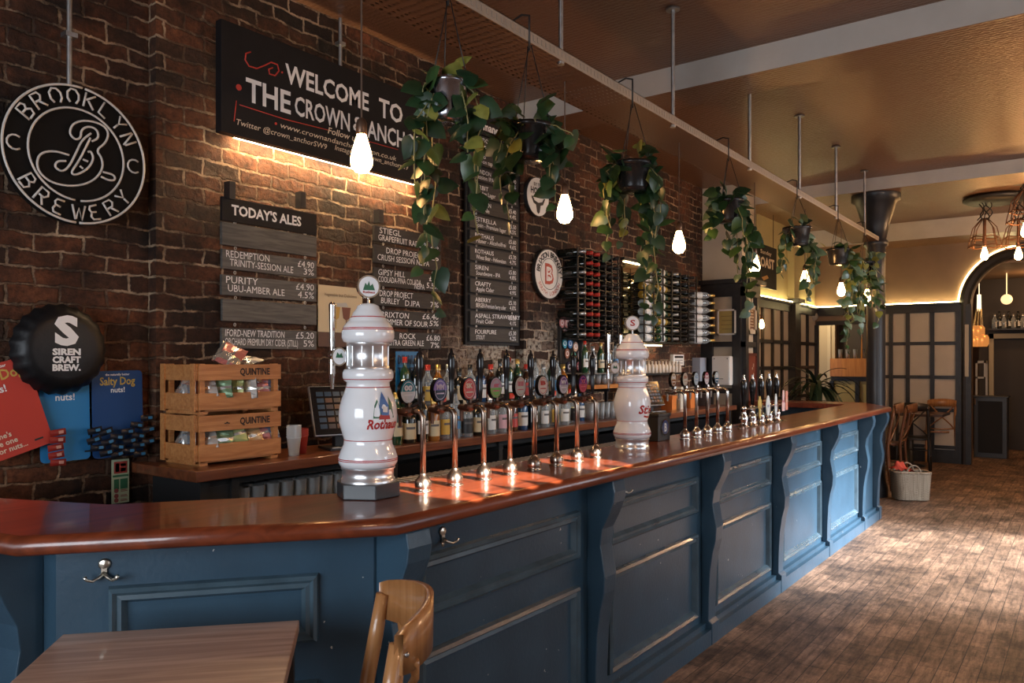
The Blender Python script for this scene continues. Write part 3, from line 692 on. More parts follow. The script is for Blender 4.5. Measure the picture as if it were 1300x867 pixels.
def neon_word(w, r, a0, a1, h, inward):
    for i, ch in enumerate(w):
        a = a0+(a1-a0)*i/(len(w)-1); rot = a-PI/2 if not inward else a+PI/2
        cx, cy = r*math.cos(a), r*math.sin(a)
        for st in LET[ch]:
            nt_([(cx+(x-.4)*h*.85*math.cos(rot)-(y-.5)*h*math.sin(rot), cy+(x-.4)*h*.85*math.sin(rot)+(y-.5)*h*math.cos(rot)) for x, y in st], 0.0048)
neon_word('BROOKLYN', R0*0.835, math.radians(146), math.radians(28), R0*0.21, False)
neon_word('BREWERY', R0*0.835, math.radians(-143), math.radians(-38), R0*0.21, True)
for a in (PI, 0.0): neon_word('CC', R0*0.83, a, a+0.0001, R0*0.19, False) if False else nt_([(R0*.83*math.cos(a)+R0*.10*math.cos(t), R0*.10*math.sin(t)) for t in [0.9+i*0.5 for i in range(10)]], 0.0045)
def cr(pts):
    out = []
    for x, y in pts:
        p = onX(x/3.94, 80+y/3.94, XN); out.append((p.y-pc.y, p.z-pc.z))
    return out
def smooth(pts, k=3):
    for _ in range(k):
        q = [pts[0]]
        for a, c in zip(pts[:-1], pts[1:]): q += [(a[0]*.75+c[0]*.25, a[1]*.75+c[1]*.25), (a[0]*.25+c[0]*.75, a[1]*.25+c[1]*.75)]
        pts = q+[pts[-1]]
    return pts
for st in ([(345, 460), (270, 438), (200, 450), (182, 500), (200, 555), (270, 605), (380, 618), (470, 590), (515, 530), (510, 475), (480, 435), (530, 400), (545, 345), (510, 305), (430, 285), (365, 300), (345, 350), (375, 385), (405, 375), (405, 335), (440, 315), (485, 330), (495, 375), (460, 392)],
           [(455, 352), (410, 385), (380, 450), (345, 520), (310, 545), (272, 520), (285, 490), (330, 490)],
           [(452, 375), (430, 420), (395, 490), (352, 550), (380, 562), (440, 530), (470, 480), (455, 440), (440, 445)],
           [(415, 482), (440, 492)], [(400, 515), (415, 528)], [(515, 545), (570, 558), (578, 585), (545, 588), (505, 568)]):
    nt_(smooth(cr(st), 2), 0.005)
b.build('glass_tubing', TUBE, neon)
b = MB(); p = onX(88, 60, XN); b.cyl((XN, p.y, pc.z+R0-0.005), (XN, p.y, CZ), 0.011); b.box((XN, p.y, zat(p, 45)), (0.05, 0.05, 0.02)); b.build('conduit', STEEL, neon)
# --- blackboard planks
GREYW = wood('grey_weathered_plank', (0.050, 0.049, 0.046), (0.12, 0.115, 0.105), 0.6, 0, 'Y', 1.3, 20, 0.1)
DKPL = wood('black_plank', (0.016, 0.014, 0.013), (0.030, 0.026, 0.022), 0.6, 0, 'Y', 1.3, 20, 0.1)
RINGM = mat('screw_eye_steel', (0.5, 0.48, 0.45), 0.3, 1.0)
def chalk_lines(par, mb, x0, x1, y, lines, X, hp):
    """lines: (text, fx0, fx1, dy)"""
    for t, f0, f1, dy in lines:
        xa = x0+(x1-x0)*f0; xb = x0+(x1-x0)*f1
        # row follows the level board: picture row is read at column x0
        p0 = onX(x0, y+dy, X); pa = onX(xa, 300, X); pb = onX(xb, 300, X)
        text(mb, t, LW((X, 0, 0)), pa.y, p0.z, pb.y-pa.y, sizeat(p0, hp), bold=0.0, shear=random.uniform(-.05, .12), rot=random.uniform(-.01, .015))
def menu(nm, lab, x0, x1, rows, X, pm, hp, header=None):
    pA = onX(x0, rows[0][0], X)
    t = thing(nm, lab, 'menu board', (X, (pA.y+onX(x1, 300, X).y)/2, pA.z))
    prev = None
    for k, (ya, yb, lines) in enumerate(rows):
        m = MB(); q = wbox(m, x0+random.uniform(-.5, .5), x1, ya, yb, X, 0.018)
        o = m.build('plank', pm if not (header and k == 0) else BOARD, t, bevel=0.002)
        if lines:
            m = MB()
            if header and k == 0: text(m, lines, LW((X, 0, 0)), q[0]+header[0]*(q[1]-q[0]), q[2]+header[2]*(q[3]-q[2]), (header[1]-header[0])*(q[1]-q[0]), header[3]*(q[3]-q[2]), bold=0.03)
            else: chalk_lines(t, m, x0, x1, ya, lines, X, hp)
            m.build('chalk_writing', CHALKW, o)
        if prev:
            m = MB()
            for f in (0.13, 0.87):
                yy = q[0]+f*(q[1]-q[0]); m.tube([(X-0.005, yy+0.006*math.cos(a), (q[3]+prev[2])/2+0.009*math.sin(a)) for a in [i*PI/4 for i in range(8)]], 0.0022, 6, 0, True)
            m.build('screw_eyes', RINGM, t)
        prev = q
    return t, pA
XB = -3.595
t, p = menu('ales_board', "grey plank hanging menu board headed TODAY'S ALES", 282, 402, [
 (249, 279, "TODAY'S ALES"), (281, 310, None), (315.5, 340.5, [('REDEMPTION', .04, .50, 10), ('TRINITY-SESSION ALE', .08, .75, 20.5), ('\u00a34.90', .80, .97, 11.5), ('3%', .86, .97, 21.5)]),
 (348, 374, [('PURITY', .04, .38, 10.5), ('UBU-AMBER ALE', .06, .66, 21), ('\u00a34.90', .78, .97, 11), ('4.5%', .80, .97, 22)]),
 (379, 407, None), (416, 442, [('IFORD-NEW TRADITION', .03, .66, 10.5), ('ORCHARD PREMIUM DRY CIDER (STILL)', .03, .80, 21.5), ('\u00a35.20', .78, .97, 11), ('5%', .86, .97, 22)])], XB, GREYW, 9, (0.09, .82, .30, .42))
WDP = mat('pale_wood_peg', (0.35, 0.27, 0.18), 0.6)
for x, y in ((291, 240), (381, 252)): q = onX(x, y, XB); m = MB(); m.box((q.x+0.005, q.y, q.z-0.01), (0.05, 0.035, 0.09), 0); m.build('wall_peg', BLACK, t)
t, p = menu('guest_beer_board', 'dark plank menu board with chalk writing beside the trailing plant, listing BRIXTON SUMMER OF SOUR', 475, 560, [
 (285.5, 305, [('STIEGL', .08, .40, 9), ('GRAPEFRUIT RADLER', .06, .78, 18), ('\u00a34.50', .78, .96, 9), ('2%', .84, .96, 17)]),
 (310, 333, [('DROP PROJECT', .18, .74, 9), ('CRUSH SESSION NEIPA', .05, .82, 19), ('\u00a36', .85, .96, 9)]),
 (339, 362, [('GIPSY HILL', .06, .46, 9), ('COOLADA-PINA COLADA', .06, .70, 18), ('\u00a37', .82, .94, 9), ('5.5%', .78, .96, 19), ('NEIPA', .60, .75, 22)]),
 (366, 387, [('DROP PROJECT', .08, .58, 9), ('BURLEY', .10, .38, 18), ('D.IPA', .46, .68, 19), ('7%', .84, .96, 18)]),
 (392, 414, [('BRIXTON', .10, .52, 10), ('SUMMER OF SOUR', .08, .80, 19), ('\u00a36.40', .72, .96, 9), ('5%', .82, .96, 18)]),
 (420, 442, [('ROCK', .38, .62, 9), ('CITRA GREEN ALE', .2, .74, 18), ('\u00a36.80', .78, .98, 10), ('7%', .84, .97, 20)])], XB, DKPL, 7.5)
m = MB()
for x, y in ((480, 274),): q = onX(x, y, XB); m.box((q.x+0.005, q.y, q.z-0.005), (0.05, 0.04, 0.08), 0)
m.build('wall_peg', BLACK, t)
XPm = -3.655
rows = [(142, 165, 'Permanent')]
names = [('LONDON', 'Pilsner'), ('BBCo', 'IPA-on tap'), ('LONDON', 'Session IPA'), ('ORBIT', 'London Lager'), ('CAMDEN', 'Pale Ale'), ('ESTRELLA', 'Spain - Premium lager'), ('ROTHAUS', 'Pilsner - Alcoholfrei'), ('ROTHAUS', 'Wheat Beer - Hefeweizen'), ('SIREN', 'Soundwave - IPA'), ('CRAFTY', 'Apple Cider'), ('ABERRY', 'BERGER-Premium berry cider'), ('ASPALL STRAWBERRY', 'Fruit Cider'), ('FOURPURE', 'STOUT')]
for k, (a, c) in enumerate(names):
    ya = 167+k*20.7
    rows.append((ya, ya+17.5, [(a, .10, .10+.055*len(a), 8), (c, .12, min(.74, .14+.032*len(c)), 15), ('\u00a35.%d0' % (k % 9), .80, .95, 8), ('4.%d%%' % (k % 10), .82, .95, 15)]))
m = MB(); q = wbox(m, 591, 668, 130, 437, XPm-0.012, 0.02)
t, p = menu('permanent_menu_board', 'tall narrow blackboard headed Permanent with thirteen rows of chalked beers', 597, 658, rows, XPm+0.01, DKPL, 5.5, (0.06, .70, .30, .45))
m.build('backing_and_shade_board', MBLACK, t)  # dark backing; its right margin also stands for a strip of shadow
# --- round wall signs
def round_sign(nm, lab, x, y, hpx, X, fm):
    p = onX(x, y, X); r = sizeat(p, hpx)/2
    t = thing(nm, lab, 'sign', p); b = MB(); disc(b, LW(p), r, 0.03, 48, 0, -0.03)
    b.build('rim', BLACK, t); b = MB(); disc(b, LW(p), r*0.96, 0.002, 48); b.build('face', fm, t)
    return t, LW(p+Vector((0.003, 0, 0))), r
t, M, r = round_sign('brewery_sign', 'small round white sign with black BY THE HORNS lettering', 683, 250, 50, -3.585, WHITE)
b = MB(); text(b, 'BY THE', M, 0, r*.52, r*.8, r*.17, bold=.02, align='c'); text(b, 'HORNS', M, 0, r*.12, r*1.35, r*.32, bold=.03, align='c')
b.prism([(-r*.62, -r*.02), (-r*.5, -r*.02), (-r*.35, -r*.22), (0, -r*.3), (r*.35, -r*.22), (r*.5, -r*.02), (r*.62, -r*.02), (r*.42, -r*.36), (r*.2, -r*.42), (r*.12, -r*.78), (0, -r*.86), (-r*.12, -r*.78), (-r*.2, -r*.42), (-r*.42, -r*.36)], 0.0005, 0.0015, 0, False, M)
b.build('lettering', BLACK, t)
t, M, r = round_sign('brewery_sign', 'round white BRIXTON BREWERY sign with a big red letter B', 697, 348, 64, -3.585, WHITE)
b = MB(); arc_text(b, 'BRIXTON BREWERY', M, r*.78, math.radians(170), math.radians(10), r*.22, bold=.03); ring(b, M, r*.60, r*.625, .001); b.build('lettering', BLACK, t)
b = MB(); arc_text(b, 'SOUTH LONDON', M, r*.78, math.radians(-150), math.radians(-30), r*.15, bold=.01, inward=True); text(b, 'B', M, 0, -r*.36, r*.62, r*.74, bold=.05, align='c'); b.build('red_lettering', mat('sign_red', (0.45, 0.07, 0.04), 0.4), t)
b = MB(); text(b, 'B', M, 0, -r*.28, r*.42, r*.58, bold=-.0, align='c', z=.002); b.build('letter_inlay', WHITE, t)
# --- bottle-cap shaped disc
XC = -3.63; p = onX(74, 443.5, XC); r = sizeat(p, 116)/2
t = thing('bottle_cap_sign', 'large black crimped bottle cap sign reading SIREN CRAFT BREW', 'sign', p); M = LW(p); b = MB(); n = 84
rows = [(0.0, .028, 0), (.62, .028, 0), (.76, .022, 0), (.86, .004, .010), (.95, -.022, .02), (.985, -.04, .025)]
vs = []; 
for f, z, w in rows:
    for i in range(n): a = 2*PI*i/n; rr = r*(f+w*math.cos(21*a)); vs.append((rr*math.cos(a), rr*math.sin(a), z+.05))
b.add(vs, [(k*n+i, k*n+(i+1) % n, (k+1)*n+(i+1) % n, (k+1)*n+i) for k in range(5) for i in range(n)], 0, True, M)
b.build('cap', mat('black_cap_metal', (0.006, 0.006, 0.007), 0.42, spec=0.3, bump=0.25, bscale=25), t)
b = MB(); M2 = M @ Matrix.Translation((0, 0, .079))
text(b, 'S', M2, 0, r*.12, r*.50, r*.58, bold=.05, align='c'); 
for i, w in enumerate(('SIREN', 'CRAFT', 'BREW.')): text(b, w, M2, 0, -r*(.08+.17*i)-r*.04, r*.58, r*.13, bold=.05, align='c')
b.build('lettering', CHALKW, t)
# --- nut display cards
def card(lab, cx, cy, w, h, rot, color, X, texts, grp=None):
    p = onX(cx, cy, X); M = LW(p) @ Matrix.Rotation(rot, 4, 'Z')
    t = thing('nut_display_card', lab, 'display card', p)
    b = MB(); rr = 0.02; pts = []
    for sx_, sy_, a0 in ((1, 1, 0), (-1, 1, PI/2), (-1, -1, PI), (1, -1, 3*PI/2)):
        for i in range(5): a = a0+i*PI/8; pts.append((sx_*(w/2-rr)+rr*math.cos(a), sy_*(h/2-rr)+rr*math.sin(a)))
    b.prism(pts, -0.004, 0, 0, False, M); b.build('card', mat(lab[:12]+'_card', color, 0.65), t)
    b = MB(); b.prism([(.08-.0, -h*.42), (.115, -h*.42), (.115, -h*.40), (.08, -h*.40)], 0, 0.001, 0, False, M) ; b.build('slot', BLACK, t)
    g = {}
    for s, x, y, hh, m_, st in texts:
        if m_ not in g: g[m_] = MB()
        text(g[m_], s, M, x, y, None, hh, bold=.02, mi=0, stretch=st, align='c')
    for m_, mb_ in g.items(): mb_.build('lettering', m_, t)
    return t, M
YEL = mat('card_yellow', (0.55, 0.38, 0.06), 0.5)
card('bright red tilted nut card reading Salty Dog nuts at the left edge', 3, 522, .30, .39, math.radians(17), (0.50, 0.042, 0.025), -3.62,
     [('Salty Dog', 0.02, .125, .042, YEL, .9), ('nuts!', 0, .075, .03, CHALKW, 1), ('the naturally better', 0, .175, .012, CHALKW, 1), ("he's", -.02, -.11, .022, CHALKC, 1), ('the one', -.03, -.14, .022, CHALKC, 1), ('for nuts...', -.01, -.17, .022, CHALKC, 1)])
card('light blue nut card half hidden under the black bottle cap sign', 83, 531, .21, .38, math.radians(1), (0.018, 0.20, 0.47), -3.65, [('nuts!', 0, .08, .03, CHALKW, 1)])
card('dark blue nut card reading Salty Dog nuts beside the wooden crates', 150, 525, .235, .40, math.radians(1), (0.006, 0.055, 0.19), -3.645,
     [('Salty Dog', -.0, .135, .036, YEL, .82), ('nuts!', 0.0, .10, .024, CHALKW, 1), ('the naturally better', 0, .178, .010, CHALKW, 1)])
def packet(c1, c2):
    m = MB(); w, h = 0.05, 0.022; nx = 6
    vs = []
    for k in (0, 1):
        for i in range(nx+1):
            for j in range(4):
                x = -w/2+w*i/nx; y = -h/2+h*j/3; z = 0.010*math.sin(PI*i/nx)*math.sin(PI*j/3)*(1 if k else -0.2)+0.001*k
                vs.append((x, y, z))
    o = (nx+1)*4
    m.add(vs, [(k*o+i*4+j, k*o+(i+1)*4+j, k*o+(i+1)*4+j+1, k*o+i*4+j+1) for k in (0, 1) for i in range(nx) for j in range(3)], 0, True)
    m.box((0.006, 0.001, 0.0088), (0.015, 0.010, 0.003), 1)
    return m
def packets(pxs, c1, c2, nm, lab, grp):
    first = None; m1 = mat(nm+'_foil', c1, 0.3); m2 = mat(nm+'_print', c2, 0.4)
    for x, y, r in pxs:
        if first is None: o = packet(c1, c2).build('nut_packet', [m1, m2]); first = o
        else: o = first.copy(); col.objects.link(o)
        p = onX(x, y, -3.61+0.004*random.random()); o.matrix_world = LW(p) @ Matrix.Rotation(r, 4, 'Z') @ Matrix.Diagonal((1.3, 1.3, 1.3, 1)).copy()
        tag(o, lab, 'snack packet', grp)
packets([(72+random.uniform(-2, 2), 549+9.5*i, random.uniform(-.2, .2)) for i in range(5)], (0.25, 0.02, 0.015), (0.5, 0.25, 0.2), 'red_packet', 'small red nut packet clipped beside the red display card', 'red nut packets on the light blue card')
pts = [(x+random.uniform(-2, 2), y+random.uniform(-2, 2), random.uniform(-.3, .3)) for x, y in ((122, 545), (121, 557), (124, 569), (136, 550), (137, 561), (136, 573), (150, 556), (151, 567), (150, 578), (163, 548), (164, 560), (164, 572), (176, 540), (178, 552), (177, 564), (179, 576), (186, 532), (190, 546), (189, 560))]
packets(pts, (0.008, 0.010, 0.016), (0.02, 0.15, 0.30), 'black_packet', 'small black and blue nut packet clipped on the dark blue card', 'black nut packets on the dark blue card')
# --- extinguisher notice
p0 = onX(142, 584, -3.685)
t = thing('extinguisher_notice', 'narrow pale green fire extinguisher notice on the wall below the cards', 'sign', p0)
b = MB(); y0, y1, z0, z1 = wbox(b, 142, 164, 584, 640, -3.685, 0.004); b.build('plate', mat('notice_green', (0.42, 0.50, 0.34), 0.5), t)
b = MB(); w = y1-y0; h = z1-z0
def pl(a, c, d, e, mb): mb.span((-3.685, y0+w*a, z0+h*d), (-3.6838, y0+w*c, z0+h*e))
pl(.12, .88, .68, .95, b); b.build('red_panel', mat('notice_red', (.35, .04, .03), .5), t)
b = MB(); pl(.05, .95, .60, .645, b); pl(.12, .40, .32, .55, b); pl(.48, .9, .32, .55, b); b.build('green_panel', mat('notice_dkgreen', (.03, .14, .07), .5), t)
b = MB()
for f in (.24, .12, .02): disc(b, LW((-3.6845, y0+w*.25, z0+h*(f+.05))), w*.13, .001, 14); pl(.5, .9, f+.02, f+.035, b); pl(.5, .85, f+.05, f+.065, b)
b.build('pictograms', mat('notice_maroon', (.25, .06, .06), .5), t)
b = MB(); pl(.2, .42, .72, .91, b); pl(.5, .8, .72, .80, b); pl(.5, .8, .84, .9, b); b.build('white_pictograms', CHALKW, t)
# --- beer poster
XQ = -3.605
p0 = onX(404, 361, XQ); t = thing('beer_poster', 'cream poster with two beer glasses behind the big ceramic tap tower', 'poster', p0)
b = MB(); y0, y1, z0, z1 = wbox(b, 404, 460, 361, 440, XQ, .004); b.build('paper', mat('poster_cream', (.62, .52, .33), .6), t)
b = MB(); w = y1-y0; h = z1-z0; b.span((XQ, y0, z0), (XQ+.001, y1, z0+h*.24)); b.build('brown_band', mat('poster_brown', (.12, .06, .04), .6), t)
M = LW((XQ+.001, y0, z0)); b = MB(); text(b, 'Vegetable but Delicious', M, w*.12, h*.83, w*.74, h*.05, bold=.01); b.build('lettering', mat('poster_print', (.25, .17, .1), .6), t)
for nm, f, c in (('beer_glass_picture', .38, (.55, .33, .06)), ('stout_glass_picture', .62, (.16, .04, .02))):
    b = MB(); b.prism([(w*(f-.10), h*.66), (w*(f+.10), h*.66), (w*(f+.07), h*.48), (w*f, h*.44), (w*(f-.07), h*.48)], 0, .001, 0, False, M); b.prism([(w*(f-.01), h*.3), (w*(f+.01), h*.3), (w*(f+.01), h*.45), (w*(f-.01), h*.45)], 0, .001, 0, False, M)
    b.build(nm, mat(nm, c, .5), t)
b = MB(); b.prism([(w*.40, h*.72), (w*.62, h*.74), (w*.66, h*.67), (w*.42, h*.66)], 0, .0008, 0, False, M); b.build('grey_picture', mat('poster_grey', (.45, .45, .43), .6), t)
# --- blue poster on the shelf behind the taps
XP2 = -3.50; p0 = onX(503, 446, XP2); t = thing('blue_beer_poster', 'bright blue card reading DELIRIUM TREMENS behind the first beer taps', 'poster', p0)
b = MB(); y0, y1, z0, z1 = wbox(b, 503, 533, 446, 517.5, XP2, .006); b.build('card', mat('poster_blue', (.015, .16, .36), .5), t)
M = LW((XP2, y0, z0)); w = y1-y0; h = z1-z0; b = MB(); text(b, 'DELIRIUM', M, w*.06, h*.78, w*.88, h*.15, bold=.04); text(b, 'TREMENS', M, w*.06, h*.58, w*.88, h*.13, bold=.04); b.build('lettering', mat('poster_navy', (.01, .03, .08), .5), t)
# --- badge board
XU = -3.612; p0 = onX(711, 393, XU); t = thing('pump_clip_board', 'black board headed UP NEXT crowded with small round pump clips', 'display board', p0)
b = MB(); y0, y1, z0, z1 = wbox(b, 711, 736.5, 393, 486, XU, .015); b.build('board', BOARD, t)
M = LW((XU, y0, z0)); w = y1-y0; h = z1-z0; b = MB(); text(b, 'UP NEXT', M, w*.08, h*.90, w*.8, h*.065, bold=.02); b.build('lettering', CHALKW, t)
cl = [(.05, .82, (.5, .2, .2)), (.3, .82, (.6, .3, .3)), (.55, .83, (.5, .5, .5)), (.8, .8, (.55, .08, .06)), (.2, .68, (.6, .4, .42)), (.55, .70, (.4, .3, .28)), (.18, .54, (.02, .25, .35)), (.45, .54, (.03, .16, .4)), (.72, .50, (.6, .35, .25)), (.3, .40, (.3, .12, .08)), (.62, .36, (.12, .4, .28)), (.95, .38, (.6, .5, .5)), (.4, .22, (.04, .03, .06)), (.9, .22, (.6, .2, .25)), (.95, .06, (.4, .5, .4)), (.08, .08, (.5, .5, .5))]
for fx, fy, c in cl:
    b = MB(); Mq = M @ Matrix.Translation((w*fx, h*fy, .004)); disc(b, Mq, .042, .008, 20, 0, 0, .85); ring(b, Mq, .015, .022, .0085, 16, 1); b.build('pump_clip', [mat('clip_%d' % int(fx*100+fy*1000), c, .35), CHALKW], t)
# ================================================================ on the counter
CERAM = mat('white_glazed_ceramic', (0.86, 0.87, 0.89), 0.12, coat=0.5); STRIPE = mat('red_stripe', (0.42, 0.03, 0.03), 0.25)
CT = 1.1005
def wrap(mb, vs, fs, cx, cy, z0, rfun, ang, mi=0, off=0.0012):
    """bend a flat shape (x, y) round a vertical body at (cx, cy)"""
    out = []
    for x, y, *_ in vs:
        r = rfun(z0+y)+off; a = ang+x/r
        out.append((cx+r*math.cos(a), cy+r*math.sin(a), z0+y))
    mb.add(out, fs, mi)
PROF = [(.088, 0), (.088, .010), (.084, .013), (.084, .040), (.088, .043), (.088, .048)]
PC1 = [(.080, .048), (.090, .052), (.0965, .065), (.0965, .08), (.090, .10), (.080, .122), (.078, .138), (.086, .165), (.0945, .195), (.0955, .22), (.093, .245), (.086, .272), (.076, .298), (.071, .314), (.070, .326), (.079, .332), (.083, .342), (.083, .358), (.078, .368), (.068, .370)]
PCH = [(.070, .368), (.070, .378), (.067, .380), (.067, .444), (.070, .446), (.070, .456)]
PC2 = [(.068, .454), (.080, .458), (.086, .472), (.086, .49), (.080, .508), (.070, .522), (.062, .528), (.062, .534), (.056, .538), (.050, .553), (.046, .558), (.038, .568), (.036, .576), (.022, .584), (.004, .586)]
def rint(prof, z):
    for (r0, z0), (r1, z1) in zip(prof[:-1], prof[1:]):
        if z0 <= z <= z1 and z1 > z0: return r0+(r1-r0)*(z-z0)/(z1-z0)
    return prof[-1][0]
def tap_at(F):
    """small chrome tap, F: origin on the band, z outward"""
    m = MB(); m.cyl(F @ Vector((0, 0, -.01)), F @ Vector((0, 0, .045)), .014, .014, 16); m.ball(F @ Vector((0, 0, .05)), .019, 16)
    m.cyl(F @ Vector((0, -.01, .055)), F @ Vector((0, -.062, .055)), .011, .011, 14); m.cyl(F @ Vector((0, -.062, .055)), F @ Vector((0, -.112, .055)), .010, .005, 14)
    m.cyl(F @ Vector((0, .01, .055)), F @ Vector((0, .055, .055)), .008, .010, 14)
    h = MB(); h.cyl(F @ Vector((0, .05, .055)), F @ Vector((0, .165, .055)), .0085, .0115, 16); h.ball(F @ Vector((0, .165, .055)), .0115, 14)
    return m, h
def tower(loc, plinth, lab, word, word_col, rot=0.0, emblem=None):
    t = thing('ceramic_beer_tower', lab, 'beer tower', loc); x, y, z = loc; zb = z
    if plinth:
        m = MB(); m.prism([(x+.105*math.cos(a)*1.02, y+.105*math.sin(a)*1.02) for a in [PI/6+i*PI/3 for i in range(6)]], z, z+.048); m.build('plinth', mat('black_plinth', (.03, .032, .035), .3), t, bevel=.003); zb = z+.048
    T = Matrix.Translation((x, y, zb))
    m = MB(); m.lathe(PROF, 48, 0, T); m.build('chrome_foot', BAND, t)
    m = MB(); m.lathe(PC1, 48, 0, T); m.build('ceramic_body', CERAM, t)
    m = MB(); m.lathe(PCH, 48, 0, T)
    for a in [i*PI/6 for i in range(12)]: m.cyl((x+.068*math.cos(a), y+.068*math.sin(a), zb+.380), (x+.068*math.cos(a), y+.068*math.sin(a), zb+.444), .0022, None, 6)
    m.build('chrome_band', BAND, t)
    m = MB(); m.lathe(PC2, 48, 0, T); m.build('ceramic_dome', CERAM, t)
    m = MB()
    for pr, zs in ((PC1, (.072, .077, .138, .31, .336)), (PC2, (.498, .503, .54))):
        for zz in zs: m.tube([(x+(rint(pr, zz)-.0003)*math.cos(a), y+(rint(pr, zz)-.0003)*math.sin(a), zb+zz) for a in [i*PI/24 for i in range(48)]], .0018, 5, 0, True)
    m.build('red_stripes', STRIPE, t)
    m = MB(); m.cyl((x, y, zb+.58), (x, y, zb+.607), .006, .004); m.build('finial_stem', CHROME, t)
    va = math.atan2(-y, -x)+.25
    F = Matrix.Translation((x, y, zb+.64)) @ frame((0, 0, 0), (-math.sin(va), math.cos(va), 0), (math.cos(va), math.sin(va), 0))
    m = MB(); disc(m, F, .038, .02, 36, 0, -.01); md = m.build('medallion', CHROME, t)
    m = MB(); disc(m, F @ Matrix.Translation((0, 0, .0102)), .033, .001, 36); m.build('medallion_face', CERAM, md)
    m = MB(); 
    if plinth:
        m.prism([(-.02, -.012), (.02, -.012), (.012, .01), (.004, .002), (0, .018), (-.006, .004), (-.012, .012)], .0112, .012, 0, False, F); m.build('medallion_emblem', mat('emblem_green', (.03, .14, .07), .4), md)
        m = MB(); text(m, 'Rothaus', F, 0, -.022, .04, .008, bold=.02, z=.0122, align='c'); m.build('medallion_lettering', STRIPE, md)
    else:
        text(m, 'S', F, 0, -.014, .026, .03, bold=.02, z=.0122, align='c'); m.build('medallion_lettering', STRIPE, md)
    # taps on the bartender side
    for da in (-.56, .56):
        a = PI-da if False else PI+da
        F = frame((x+.066*math.cos(a), y+.066*math.sin(a), zb+.415), (-math.sin(a), math.cos(a), 0), (math.cos(a), math.sin(a), 0))
        m, h = tap_at(F); tp = m.build('tap', CHROME, t); h.build('tap_handle', CHROME, tp)
        F2 = Matrix.Translation((x+.094*math.cos(a*1.0+da*.55), y+.094*math.sin(a+da*.55), zb+.41)) @ frame((0, 0, 0), (-math.sin(va), math.cos(va), 0), (math.cos(va), math.sin(va), 0))
        if da > 0:
            m = MB(); disc(m, F2, .031, .012, 30, 0, -.006, .8); bd = m.build('tap_badge', CHROME, t)
            m = MB(); disc(m, F2 @ Matrix.Translation((0, 0, .006)), .026, .001, 30, 0, 0, .8); m.build('badge_face', CERAM, bd)
            m = MB(); m.prism([(-.012, -.004), (.012, -.004), (.006, .012), (0, .004), (-.007, .014)], .0075, .0083, 0, False, F2); m.build('badge_emblem', mat('emblem_green', (.03, .14, .07), .4), bd)
    rf = lambda zz: rint(PC1, zz-zb)
    vs, fs = text_geo(word, .03, .1)
    xs = [v[0] for v in vs]; w0, w1 = min(xs), max(xs); W = .118 if plinth else .135; hh = .030 if plinth else .042
    m = MB(); wrap(m, [((v[0]-w0)/(w1-w0)*W-W/2, v[1]*hh/.7) for v in vs], fs, x, y, zb+.178, rf, rot); m.build('lettering', word_col, t)
    if plinth:
        for nm, pts, c in (('emblem_trees', [(-.04, .0), (-.015, 0), (.015, 0), (.042, 0), (.034, .03), (.036, .045), (.022, .07), (.018, .03), (-.016, .03), (-.022, .062), (-.034, .04)], (.02, .13, .06)),
                      ('emblem_blue', [(-.012, .01), (.016, .008), (.018, .04), (.008, .06), (-.002, .085), (-.012, .062), (-.02, .035)], (.06, .14, .35)), ('emblem_red', [(-.022, -.004), (.022, -.004), (.018, .010), (-.018, .012)], (.45, .05, .04)), ('emblem_white', [(-.008, .02), (.010, .018), (.012, .036), (-.006, .038)], (.7, .62, .55))):
            m = MB(); wrap(m, pts, [list(range(len(pts)))], x, y, zb+.212, rf, rot-.02, 0, {'emblem_trees': .0012, 'emblem_blue': .0022, 'emblem_red': .0026, 'emblem_white': .0032}[nm]); m.build(nm, mat(nm, c, .4), t)
    else:
        m = MB(); pts = [(-.03+.01*i, -.012-.006*math.sin(i*PI/9)) for i in range(10)]; q = pts+[(a, c+.009) for a, c in pts[::-1]]
        wrap(m, q, [[i, i+1, 18-i, 19-i] for i in range(9)], x, y, zb+.172, rf, rot); m.build('red_swoosh', STRIPE, t)
    return t
tower((-1.915, 1.79, CT), True, 'tall white ceramic beer tower reading Rothaus on a black plinth', 'Rothaus', STRIPE, -.15)
tower((-1.90, 3.61, CT), False, 'white ceramic beer tower reading Stiegl in red, further along the bar', 'Stiegl', STRIPE, .0)

